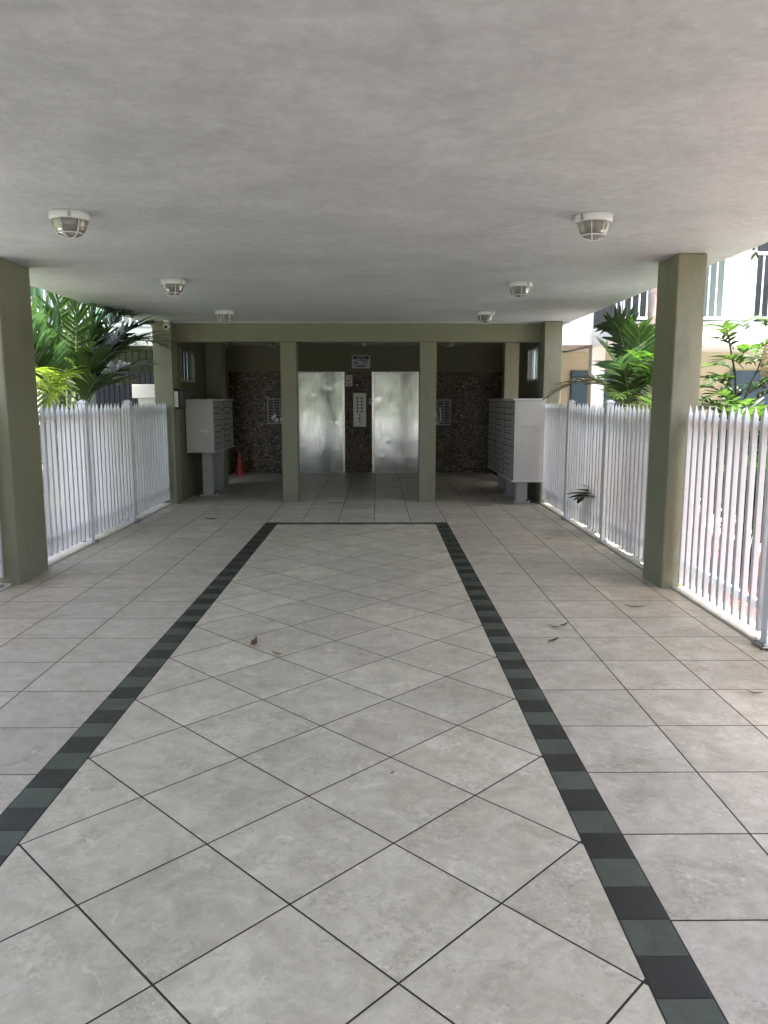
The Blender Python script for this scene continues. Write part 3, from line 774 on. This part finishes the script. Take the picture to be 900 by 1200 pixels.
# ------------------------------------------------------------------ palms and garden plants
def frond(parent, p0, p1, p2, L, n, mat_i, w=.032, droop=.5, ang=62, name='frond', twist=0.0, mats=None, stem_m='stem', start=.25, rr=.012):
    """arched midrib p0-p1-p2 (quadratic) carrying n pairs of tapering folded leaflets"""
    p0, p1, p2 = map(Vector, (p0, p1, p2)); b = MB()
    def B(t): return p0*(1-t)**2 + p1*2*t*(1-t) + p2*t*t
    def D(t): return ((p1-p0)*2*(1-t) + (p2-p1)*2*t).normalized()
    b.tube([B(i/14) for i in range(15)], [rr*(1-.8*i/14) for i in range(15)], 6, mi=1)
    for i in range(n):
        t = start + (1-start)*(i+.5)/n; t = min(.995, t + random.uniform(-.008, .008))
        c = B(t); tg = D(t); side = tg.cross(Vector((0,0,1)))
        if side.length < .05: side = tg.cross(Vector((0,1,0)))
        side.normalize(); up = side.cross(tg).normalized()
        if twist: side = (Matrix.Rotation(twist, 3, tg) @ side); up = (Matrix.Rotation(twist, 3, tg) @ up)
        prof = math.sin(math.pi*(.16+.80*(t-start)/(1-start)))**.7
        a = R(ang*(1-.55*((t-start)/(1-start))**1.6))
        for s in (-1, 1):
            ll = L*prof*random.uniform(.82, 1.12); ww = w*(.6+.4*prof)*random.uniform(.8, 1.15)
            aa = a + R(random.uniform(-7, 7))
            d = (tg*math.cos(aa) + side*s*math.sin(aa) + up*random.uniform(.05, .3)).normalized()
            q = c.copy(); segs = 5; prev = None; dd = d.copy(); dr = droop*random.uniform(.5, 1.5)
            for k in range(segs+1):
                u = k/segs; wd = ww*(math.sin(math.pi*min(.999, .14+.86*u))**.75 if u < 1 else 0)*.5
                nrm = (up - dd*up.dot(dd)); 
                nrm = nrm.normalized() if nrm.length > .05 else Vector((0,0,1))
                ac = dd.cross(nrm).normalized()
                cur = (q - ac*wd + nrm*wd*.35, q.copy(), q + ac*wd + nrm*wd*.35)
                if prev:
                    b.face([prev[0], prev[1], cur[1], cur[0]], 0, True); b.face([prev[1], prev[2], cur[2], cur[1]], 0, True)
                prev = cur; q = q + dd*(ll/segs); dd = (dd + Vector((0,0,-1))*dr*.22*(u+.3)).normalized()
    # share verts inside a leaflet so that each is an island of its own
    o = b.build(name, mats or [M[mat_i], M[stem_m]], parent)
    bm = bmesh.new(); bm.from_mesh(o.data); bmesh.ops.remove_doubles(bm, verts=bm.verts[:], dist=1e-5); bm.to_mesh(o.data); bm.free()
    return o
def canes(parent, base, tips, r=.022):
    for tp in tips:
        b = MB(); p0 = Vector((base[0]+random.uniform(-.14,.14), base[1]+random.uniform(-.14,.14), -.1)); p1 = Vector(tp)
        mid = (p0+p1)/2 + Vector((random.uniform(-.05,.05), random.uniform(-.05,.05), .05))
        pts = [p0*(1-t)**2+mid*2*t*(1-t)+p1*t*t for t in [i/10 for i in range(11)]]
        b.tube(pts, [r*(1.15-.45*i/10) for i in range(11)], 8); b.build('cane', M['stem'], parent)

# big palm clump behind the left fence
pl = thing('areca_palm', 'large lush palm clump with yellow green drooping fronds behind the left fence', 'palm')
PB = Vector((-3.75, 9.6, 0))
tips = [(-3.72,9.5,1.55),(-3.85,9.55,1.7),(-3.62,9.7,1.65),(-3.8,9.3,1.5),(-3.95,9.8,1.5),(-3.6,9.4,1.4)]
canes(pl, (-3.78,9.6), tips)
frond(pl, (-3.78,9.55,1.6), (-3.95,9.5,2.7), (-4.30,9.2,3.05), .62, 20, 'leaf_bluish_lit', .066, .25)
frond(pl, (-3.72,9.6,1.6), (-3.70,9.7,2.6), (-3.62,9.6,3.0), .60, 18, 'leaf', .07, .3, twist=R(60))
frond(pl, (-3.80,9.45,1.6), (-4.15,9.1,2.5), (-4.15,8.5,2.35), .60, 22, 'leaf_bluish_lit', .055, .8)
frond(pl, (-3.74,9.3,1.5), (-3.80,8.7,2.15), (-3.78,8.15,1.62), .52, 22, 'leaf_yellow', .05, 1.0, twist=R(-15))
frond(pl, (-3.74,9.3,1.5), (-3.62,8.8,2.0), (-3.55,8.3,1.45), .50, 20, 'leaf_yellow', .048, 1.1, twist=R(15))
frond(pl, (-3.65,9.7,1.6), (-3.35,10.2,2.55), (-2.85,10.7,2.22), .50, 30, 'leaf_dark_shaded', .034, .7)
frond(pl, (-3.62,9.7,1.6), (-3.40,9.9,2.7), (-3.18,10.2,2.60), .50, 26, 'leaf_bluish_lit', .04, .5)
frond(pl, (-3.62,9.7,1.55), (-3.35,9.9,2.25), (-3.12,10.1,2.15), .42, 24, 'leaf', .032, .6)
frond(pl, (-3.9,9.6,1.55), (-4.4,9.5,2.3), (-4.75,9.3,1.95), .55, 26, 'leaf', .038, .7)
frond(pl, (-3.9,9.8,1.5), (-4.2,10.2,2.5), (-4.5,10.6,2.5), .55, 24, 'leaf', .038, .5)
frond(pl, (-3.65,9.7,1.4), (-3.6,10.2,2.0), (-3.5,10.7,1.75), .42, 24, 'leaf_dark_shaded', .03, .6)
frond(pl, (-3.7,9.5,1.2), (-3.5,9.5,1.8), (-3.35,9.4,1.75), .36, 20, 'leaf', .03, .6)
frond(pl, (-3.7,9.5,1.3), (-3.75,9.6,2.1), (-3.7,9.9,2.4), .48, 22, 'leaf_dark_shaded', .034, .5)
frond(pl, (-3.8,9.5,1.2), (-4.0,9.3,1.9), (-4.05,8.9,2.05), .48, 22, 'leaf_dark_shaded', .034, .5)
for (p1, p2, L, m_, tw) in (((-3.95,9.4,2.3),(-4.35,8.9,2.75),.6,'leaf',0),((-3.9,9.3,2.2),(-4.05,8.6,2.05),.5,'leaf_bluish_lit',.5),((-3.5,9.6,2.3),(-3.35,9.5,2.75),.5,'leaf',.9),((-3.8,9.6,2.4),(-3.95,9.7,3.1),.6,'leaf',.6),
     ((-3.5,9.5,1.9),(-3.38,9.3,2.05),.4,'leaf',.2),((-3.95,9.2,1.8),(-4.1,8.7,1.6),.45,'leaf_yellow',0),((-4.0,9.7,2.1),(-4.5,9.9,2.2),.5,'leaf_bluish_lit',.3),((-3.6,9.9,2.2),(-3.4,10.3,2.35),.45,'leaf_dark_shaded',.2),
     ((-3.7,9.1,1.3),(-3.6,8.7,1.15),.36,'leaf_dark_shaded',0),((-3.9,9.2,1.2),(-4.0,8.7,1.0),.4,'leaf',0),((-3.5,9.7,1.3),(-3.4,10.0,1.1),.36,'leaf_dark_shaded',0)):
    frond(pl, (-3.76+random.uniform(-.08,.08),9.55+random.uniform(-.08,.08),1.35), p1, p2, L, 20, m_, .062, .6, twist=tw)
for (p1, p2, L, m_, w_) in (((-3.40,10.0,2.45),(-3.02,10.35,2.50),.46,'leaf_dark_shaded',.06),((-3.42,9.8,2.2),(-3.10,10.2,2.30),.48,'leaf',.066),((-3.45,9.9,2.0),(-3.05,10.5,1.98),.42,'leaf_dark_shaded',.055),((-3.55,9.7,2.6),(-3.28,9.9,2.62),.5,'leaf_bluish_lit',.066),((-3.5,9.7,1.8),(-3.15,10.1,1.75),.40,'leaf',.05),((-4.0,9.5,2.6),(-4.45,9.4,2.55),.55,'leaf_bluish_lit',.07)):
    frond(pl, (-3.7,9.6,1.4), p1, p2, L, 20, m_, w_, .6)
# small bright plant low behind the left fence
ps = thing('small_palm', 'small bright yellow green palm low behind the pickets', 'palm')
for k in range(7):
    a = R(51*k+10); d = Vector((math.cos(a), math.sin(a), 0)); bs = Vector((-3.95, 8.55, -.05))
    frond(ps, bs, bs + d*.16 + Vector((0,0,.75)), bs + d*.50 + Vector((0,0,.72)), .30, 16, 'leaf_yellow', .032, .7)

# palm clump behind the right fence
pr = thing('areca_palm', 'sparse palm clump with arching shaded and sunlit fronds behind the right fence', 'palm')
canes(pr, (3.18,9.5), [(3.10,9.5,1.5),(3.2,9.6,1.6),(3.05,9.7,1.5),(3.25,9.4,1.55),(3.15,9.8,1.4)])
frond(pr, (3.08,9.7,1.45), (2.85,10.0,2.05), (2.25,10.3,1.55), .42, 24, 'leaf_dark_shaded', .034, .6)
frond(pr, (3.12,9.5,1.5), (3.0,9.5,2.55), (2.80,9.5,2.40), .36, 15, 'leaf_dark_shaded', .05, .2, twist=R(50))
frond(pr, (3.14,9.4,1.4), (3.10,9.2,2.1), (3.02,9.1,2.35), .42, 26, 'leaf', .036, .6, twist=R(-20))
frond(pr, (3.22,9.4,1.4), (3.20,9.0,2.0), (3.10,8.6,2.0), .42, 26, 'leaf_sunlit', .05, .6)
frond(pr, (3.25,9.3,1.4), (3.4,9.1,2.2), (3.52,8.9,2.15), .48, 22, 'leaf_sunlit', .08, .5, twist=R(25))
frond(pr, (3.22,9.6,1.5), (3.35,9.9,2.2), (3.6,10.2,2.0), .42, 22, 'leaf', .036, .6)
frond(pr, (3.05,9.6,1.2), (2.9,9.2,1.75), (2.75,8.8,1.55), .32, 22, 'leaf', .03, .6)
frond(pr, (3.1,9.2,.9), (3.05,8.6,1.6), (3.1,8.1,1.5), .38, 22, 'leaf', .032, .6)
for (p1, p2, L, m_, w_, tw) in (((3.0,9.6,2.0),(2.80,9.9,2.25),.36,'leaf',.034,.3),((3.35,9.4,2.0),(3.55,9.6,2.3),.42,'leaf_sunlit',.045,.4),((3.3,9.2,1.7),(3.45,8.8,1.7),.36,'leaf',.034,0),((3.0,9.3,1.6),(2.85,9.0,1.85),.3,'leaf_dark_shaded',.034,.2),((3.2,9.8,1.8),(3.3,10.3,1.9),.38,'leaf_dark_shaded',.034,.2),((3.3,9.6,1.3),(3.6,9.5,1.2),.36,'leaf',.034,0),((3.0,9.2,1.1),(2.85,8.8,.95),.3,'leaf',.034,0)):
    frond(pr, (3.15+random.uniform(-.06,.06),9.5+random.uniform(-.06,.06),1.25), p1, p2, L, 22, m_, w_, .6, twist=tw)
for (p1, p2, L, m_, w_, tw) in (((2.95,9.2,2.0),(2.70,8.9,1.95),.40,'leaf_bluish_lit',.042,.3),((3.0,9.4,2.35),(2.78,9.3,2.45),.20,'leaf_dark_shaded',.05,.5),((3.2,9.1,2.1),(3.28,8.5,1.95),.46,'leaf_sunlit',.06,.2),((2.95,9.7,1.8),(2.68,9.9,1.72),.36,'leaf',.04,.1)):
    frond(pr, (3.10+random.uniform(-.06,.06),9.45+random.uniform(-.06,.06),1.25), p1, p2, L, 20, m_, w_, .55, twist=tw)
frond(pr, (3.0,8.9,.1), (2.75,8.75,.62), (2.30,8.62,.40), .34, 7, 'leaf_dark_shaded', .105, .2, start=.45)
frond(pr, (3.1,10.2,.1), (2.75,10.5,.3), (2.38,10.9,.12), .13, 9, 'leaf_dark_shaded', .03, .2)

# tall palm trunk in the garden
tp = thing('palm_tree', 'tall palm with pinkish grey trunk rising past the balcony', 'tree', (3.42, 9.75, -.08))
b = MB(); pts = []; rs = []
for i in range(46):
    z = 6.2*i/45; pts.append((.03*math.sin(z*.9), .02*math.sin(z*.7), z)); rs.append((.085 + .02*math.exp(-z*2))*(1 + (.05 if i % 3 == 0 else 0)))
b.tube(pts, rs, 14); b.build('trunk', M['bark'], tp)
frond(tp, (0,0,6.15), (.3,-1.9,6.7), (.32,-1.9,2.92), .34, 26, 'leaf_dark_shaded', .05, .6)
for k in range(11):
    a = R(33*k); d = Vector((math.cos(a), math.sin(a), 0))
    frond(tp, (0,0,6.15), d*.8 + Vector((0,0,7.2)), d*2.0 + Vector((0,0,5.9+.3*(k % 3))), .65, 26, 'leaf', .04, .7)

# slim branching shrub by the near right fence
sh = thing('slender_shrub', 'slender dark stemmed shrub with feathery leaves behind the near fence', 'shrub')
b = MB()
def br(pts, r): b.tube(pts, [r*(1-.6*i/(len(pts)-1)) for i in range(len(pts))], 6)
br([(3.12,6.7,-.1),(3.10,6.7,.6),(3.12,6.7,1.35),(3.08,6.7,1.75),(2.98,6.7,2.15)], .016)
br([(3.12,6.7,1.35),(3.2,6.7,1.62),(3.3,6.75,1.8),(3.38,6.75,2.1)], .010); br([(3.12,6.7,1.2),(3.05,6.65,1.45),(2.95,6.6,1.6)], .008)
br([(3.12,6.7,1.3),(3.3,6.6,1.45),(3.5,6.6,1.5)], .008); br([(3.1,6.7,.7),(3.0,6.6,1.0),(2.93,6.6,1.25)], .008)
br([(3.11,6.7,.5),(3.25,6.75,.9),(3.35,6.8,1.2)], .009)
b.build('stem', M['twig'], sh)
for (a, c, e, m_, L) in (((3.02,6.7,2.0),(2.95,6.6,2.22),(2.70,6.5,2.1),'leaf',.15),((2.98,6.7,2.1),(3.2,6.6,2.3),(3.4,6.6,2.1),'leaf',.16),((3.38,6.75,2.0),(3.5,6.7,2.25),(3.75,6.7,2.2),'leaf_sunlit',.16),
     ((3.28,6.75,1.75),(3.4,6.6,1.95),(3.62,6.6,1.85),'leaf_sunlit',.16),((3.05,6.7,1.65),(2.9,6.6,1.8),(2.78,6.5,1.65),'leaf',.14),((3.0,6.6,1.5),(2.88,6.5,1.65),(2.72,6.5,1.5),'leaf',.14),
     ((3.3,6.6,1.45),(3.5,6.5,1.6),(3.65,6.5,1.5),'leaf',.15),((3.1,6.7,1.3),(2.95,6.5,1.45),(2.8,6.4,1.3),'leaf_dark_shaded',.13),((3.12,6.7,1.25),(3.25,6.5,1.45),(3.4,6.45,1.3),'leaf',.15),((2.96,6.6,1.2),(2.85,6.5,1.35),(2.75,6.5,1.2),'leaf',.14),
     ((3.3,6.8,1.1),(3.45,6.7,1.3),(3.6,6.6,1.2),'leaf_sunlit',.15),((3.1,6.7,.8),(3.2,6.5,1.0),(3.3,6.4,.9),'leaf',.14),((3.1,6.7,.6),(3.0,6.5,.8),(2.85,6.4,.7),'leaf_dark_shaded',.12),((3.2,6.7,.7),(3.4,6.7,.9),(3.55,6.7,.75),'leaf',.13)):
    frond(sh, a, c, e, L, 8, m_, .042, .4, start=.1, rr=.004, stem_m='twig', name='spray')
for k in range(16):
    a = random.uniform(0, 6.28); h_ = random.uniform(.95, 1.75); d = Vector((math.cos(a), math.sin(a)*.7, 0)); c0 = Vector((3.14, 6.7, h_-.12)) + d*.08
    frond(sh, c0, c0 + d*.2 + Vector((0,0,.2)), c0 + d*random.uniform(.35,.6) + Vector((0,0,.08)), random.uniform(.13,.19), 9, random.choice(['leaf','leaf','leaf_dark_shaded','leaf_sunlit']), .042, .4, start=.1, rr=.004, stem_m='twig', name='spray')
for k in range(20):
    a = random.uniform(0, 6.28); h_ = random.uniform(1.5, 2.25); d = Vector((math.cos(a), math.sin(a)*.7, 0)); c0 = Vector((3.05+.16*max(0, math.cos(a))+.02*k % .2, 6.7, h_-.12)) + d*.03
    frond(sh, c0, c0 + d*.15 + Vector((0,0,.14)), c0 + d*random.uniform(.3,.5) + Vector((0,0,.03)), random.uniform(.12,.17), 8, random.choice(['leaf','leaf','leaf_dark_shaded','leaf_sunlit']), .036, .4, start=.1, rr=.004, stem_m='twig', name='spray')
frond(sh, (3.32,6.75,2.05), (3.36,6.7,1.95), (3.33,6.68,1.62), .10, 10, 'dry', .03, .9, start=.1, rr=.004, stem_m='dry', name='dry_spray')

def bush(x, y, n, h, L, m_, label, seed, w=.05):
    random.seed(seed)
    t = thing('garden_shrub', label, 'shrub', (0,0,0), 0, 'low shrubs in the mulch beds')
    for k in range(n):
        a = random.uniform(0, 6.28); d = Vector((math.cos(a), math.sin(a), 0)); bs = Vector((x, y, -.08)); hh = h*random.uniform(.6, 1.1); rr = random.uniform(.2, .55)*h
        frond(t, bs + d*.05, bs + d*rr*.45 + Vector((0,0,hh)), bs + d*rr + Vector((0,0,hh*.85)), L, 12, random.choice(m_), w, .5, start=.3, rr=.006, stem_m='twig')
bush(3.45, 8.1, 26, 1.4, .30, ['leaf','leaf_dark_shaded','leaf_sunlit'], 'leafy shrub just past the column behind the far right fence', 21)
bush(3.25, 6.0, 22, 1.25, .28, ['leaf','leaf_dark_shaded'], 'leafy shrub near the right picture edge behind the near fence', 22)
bush(3.30, 11.1, 9, .9, .24, ['leaf','leaf_dark_shaded'], 'dark leafy shrub near the pale corner pillar', 23)
bush(-4.05, 7.5, 8, .5, .22, ['leaf','leaf_yellow'], 'low green shrub behind the left fence beside the thick column', 24)
bush(-3.95, 8.2, 12, 1.1, .24, ['leaf','leaf_dark_shaded'], 'leafy dark shrub at the foot of the large palm clump', 26)
bush(-3.9, 9.9, 10, 1.1, .24, ['leaf_dark_shaded','leaf'], 'dark shrub between the large palm and the white gate post', 27)
bush(3.38, 6.95, 30, 1.6, .30, ['leaf','leaf_dark_shaded','leaf_dark_shaded','leaf_sunlit'], 'bushy shrub around the slender dark stems by the near fence', 28)
bush(-3.9, 10.9, 10, 1.0, .26, ['leaf','leaf_dark_shaded'], 'leafy shrub by the white gate post', 25)

# ------------------------------------------------------------------ neighbouring building wings
def railing(parent, x0, x1, y, z0, z1, m=None, step=.115, posts=()):
    b = MB(); m = m or M['white_metal']
    b.box(x0, x1, y-.02, y+.02, z1-.04, z1); b.box(x0, x1, y-.015, y+.015, z0+.05, z0+.085)
    x = x0+.03
    while x < x1: b.box(x-.009, x+.009, y-.009, y+.009, z0+.086, z1-.041); x += step
    o = b.build('balcony_railing', m, parent)
    for px in posts:
        p = MB(); p.box(px-.04, px+.04, y-.04, y+.04, z0, z1+.01, 0, .004); p.build('railing_post', m, o)
    return o
rb = thing('apartment_wing', 'beige apartment wing with white balcony and blue doors beyond the garden', 'building', (0,0,0))
b = MB(); b.box(2.68, 13, 14.6, 14.9, -.1, 2.40); b.build('ground_floor_wall', M['beige_wall'], rb)
b = MB(); b.box(3.56, 13, 11.75, 14.9, 2.402, 2.68); b.build('balcony_slab', M['white_plaster'], rb)
b = MB(); b.box(2.81, 3.558, 13.0, 14.9, 2.43, 2.68); b.build('walkway_slab', M['white_plaster'], rb)
b = MB(); b.box(3.562, 13, 11.72, 11.749, 2.36, 2.50); b.build('slab_edge_beam', M['white_plaster'], rb)
b = MB(); b.box(2.68, 13, 13.6, 13.9, 2.682, 6.0); b.build('upper_wall', M['pale_grey_wall'], rb)
b = MB(); b.box(2.81, 3.55, 13.02, 13.15, 2.682, 3.95); b.build('parapet', M['white_plaster'], rb)
b = MB(); b.box(5.35, 5.75, 12.2, 13.598, 2.682, 6.0); b.build('dividing_wall', M['grey_wall'], rb)
b = MB(); b.box(3.56, 13, 11.75, 13.9, 5.3, 5.55); b.build('upper_slab', M['white_plaster'], rb)
for x0, x1 in ((3.72, 4.65), (6.0, 6.9)):
    b = MB(); b.box(x0, x1, 13.56, 13.598, 2.685, 4.75); d = b.build('window', M['dark_glass'], rb)
    f = MB(); f.box(x0-.05, x0-.001, 13.55, 13.598, 2.685, 4.80); f.box(x1+.001, x1+.05, 13.55, 13.598, 2.685, 4.80); f.box((x0+x1)/2-.02, (x0+x1)/2+.02, 13.55, 13.559, 2.685, 4.75); f.build('window_frame', M['white_metal'], d)
railing(rb, 3.56, 13, 11.86, 2.68, 3.71, posts=(5.62, 8.4))
b = MB(); b.box(3.58, 3.80, 13.05, 13.27, -.1, 2.40, 0, .008); b.build('pillar', M['white_plaster'], rb)
b = MB(); b.box(6.2, 6.42, 11.85, 12.07, -.1, 2.40, 0, .008); b.build('pillar', M['white_plaster'], rb)
for x0 in (3.62, 6.6):
    b = MB(); b.box(x0, x0+.92, 14.54, 14.598, -.05, 2.06, 0, .004); d = b.build('door', M['blue_door'], rb)
    k_ = MB(); k_.lathe([(0,0),(.03,0),(.032,.03),(0,.05)], (x0+.82, 14.50, 1.0), 14); k_.build('handle', M['chrome'], d)

lb = thing('apartment_wing', 'grey green apartment wing with shaded walkway beyond the large palm', 'building', (0,0,0))
b = MB(); b.box(-14, -3.28, 14.6, 14.9, -.1, 2.40); b.build('ground_floor_wall', M['grey_wall'], lb)
b = MB(); b.box(-14, -3.44, 12.9, 14.9, 2.402, 2.68); b.build('balcony_slab', M['grey_wall'], lb)
b = MB(); b.box(-14, -3.28, 14.3, 14.6, 2.682, 6.0); b.build('upper_wall', M['grey_wall'], lb)
b = MB(); b.box(-14, -3.44, 12.9, 14.6, 5.3, 5.55); b.build('upper_slab', M['white_plaster'], lb)
railing(lb, -14, -3.46, 13.0, 2.68, 3.70, posts=(-4.6, -7.0))
b = MB(); b.box(-5.85, -5.65, 12.95, 13.12, -.1, 2.40, 0, .006); b.build('pillar', M['white_plaster'], lb)
b = MB(); b.box(-5.6, -4.9, 14.26, 14.298, 3.4, 4.6); d = b.build('window', M['dark_glass'], lb)
b = MB(); b.box(-5.65, -4.85, 14.24, 14.298, 3.35, 3.399); b.box(-5.27, -5.23, 14.25, 14.259, 3.4, 4.6); b.build('window_frame', M['white_metal'], d)
# navy gate with bars above
g = thing('metal_gate', 'dark navy sheet metal gate with black bars above, beside white post', 'gate', (-4.35, 13.9, -.06))
b = MB(); n = 26
for i in range(n):
    x0 = -.62+1.2*i/n; x1 = -.62+1.2*(i+1)/n; o1 = .02 if i % 2 else 0
    b.box(x0, x1-.001, -o1-.015, .01, .06, 2.05)
b.build('sheet_panel', M['navy'], g)
b = MB()
for i in range(11): x = -.60+1.2*i/10; b.box(x-.012, x+.012, -.012, .012, 2.051, 2.44)
b.build('bars', M['black'], g)
b = MB(); b.box(-.68, -.62, -.03, .03, 0, 2.45); b.box(.585, .645, -.03, .03, 0, 2.45); b.build('gate_frame', M['navy'], g)
t = thing('gate_post', 'short white plastered post with a square cap beside the navy gate', 'post', (-3.42, 11.55, -.08))
b = MB(); b.box(-.10, .16, -.13, .13, 0, 1.63, 0, .006); b.build('shaft', M['white_plaster'], t)
b = MB(); b.box(-.17, .18, -.18, .18, 1.631, 1.83, 0, .01); b.build('cap', M['white_plaster'], t)

# ------------------------------------------------------------------ across the driveway, mirrored in the elevator doors
def street_tree(x, y, h, seed, label):
    rnd = random.Random(seed); t = thing('street_tree', label, 'tree', (x, y, -.1), 0, 'trees across the driveway')
    b = MB(); b.tube([(0,0,0),(.05,0,h*.25),(0,.05,h*.45),(.1,0,h*.6)], [.16,.13,.10,.06], 10)
    for k in range(5):
        a = k*1.3; b.tube([(0,.03,h*.4),(math.cos(a)*h*.15, math.sin(a)*h*.15, h*.6),(math.cos(a)*h*.28, math.sin(a)*h*.28, h*.75)], [.07,.045,.02], 7)
    b.build('trunk', M['bark'], t)
    c = MB()
    cl = [(Vector((rnd.gauss(0,h*.17), rnd.gauss(0,h*.17), h*(.46+rnd.gauss(0,.17)))), h*rnd.uniform(.08,.15)) for _ in range(34)]
    for ctr, r in cl:
        for _ in range(150):
            v = Vector((rnd.gauss(0,1), rnd.gauss(0,1), rnd.gauss(0,.8))).normalized()*r*rnd.random()**.33; p = ctr+v
            u = Vector((rnd.gauss(0,1), rnd.gauss(0,1), rnd.gauss(0,1))).normalized(); q = u.cross(Vector((rnd.gauss(0,1), rnd.gauss(0,1), rnd.gauss(0,1)))).normalized(); s = rnd.uniform(.08,.16)
            c.face([p-u*s, p+q*s*.45, p+u*s, p-q*s*.45])
    c.build('crown', M['leaf'], t)
for i, (x, y, h) in enumerate(((-9.6,-19,6.5),(-6.4,-20,7.2),(-1.3,-19.5,6.4),(4.4,-20.5,7.4),(8.8,-19,6.6))):
    street_tree(x, y, h, 40+i, ['round leafy tree at the far end of the driveway', 'taller leafy tree across the driveway', 'low leafy tree straight across the driveway', 'tallest leafy tree across the driveway', 'leafy tree at the balcony end of the driveway'][i])
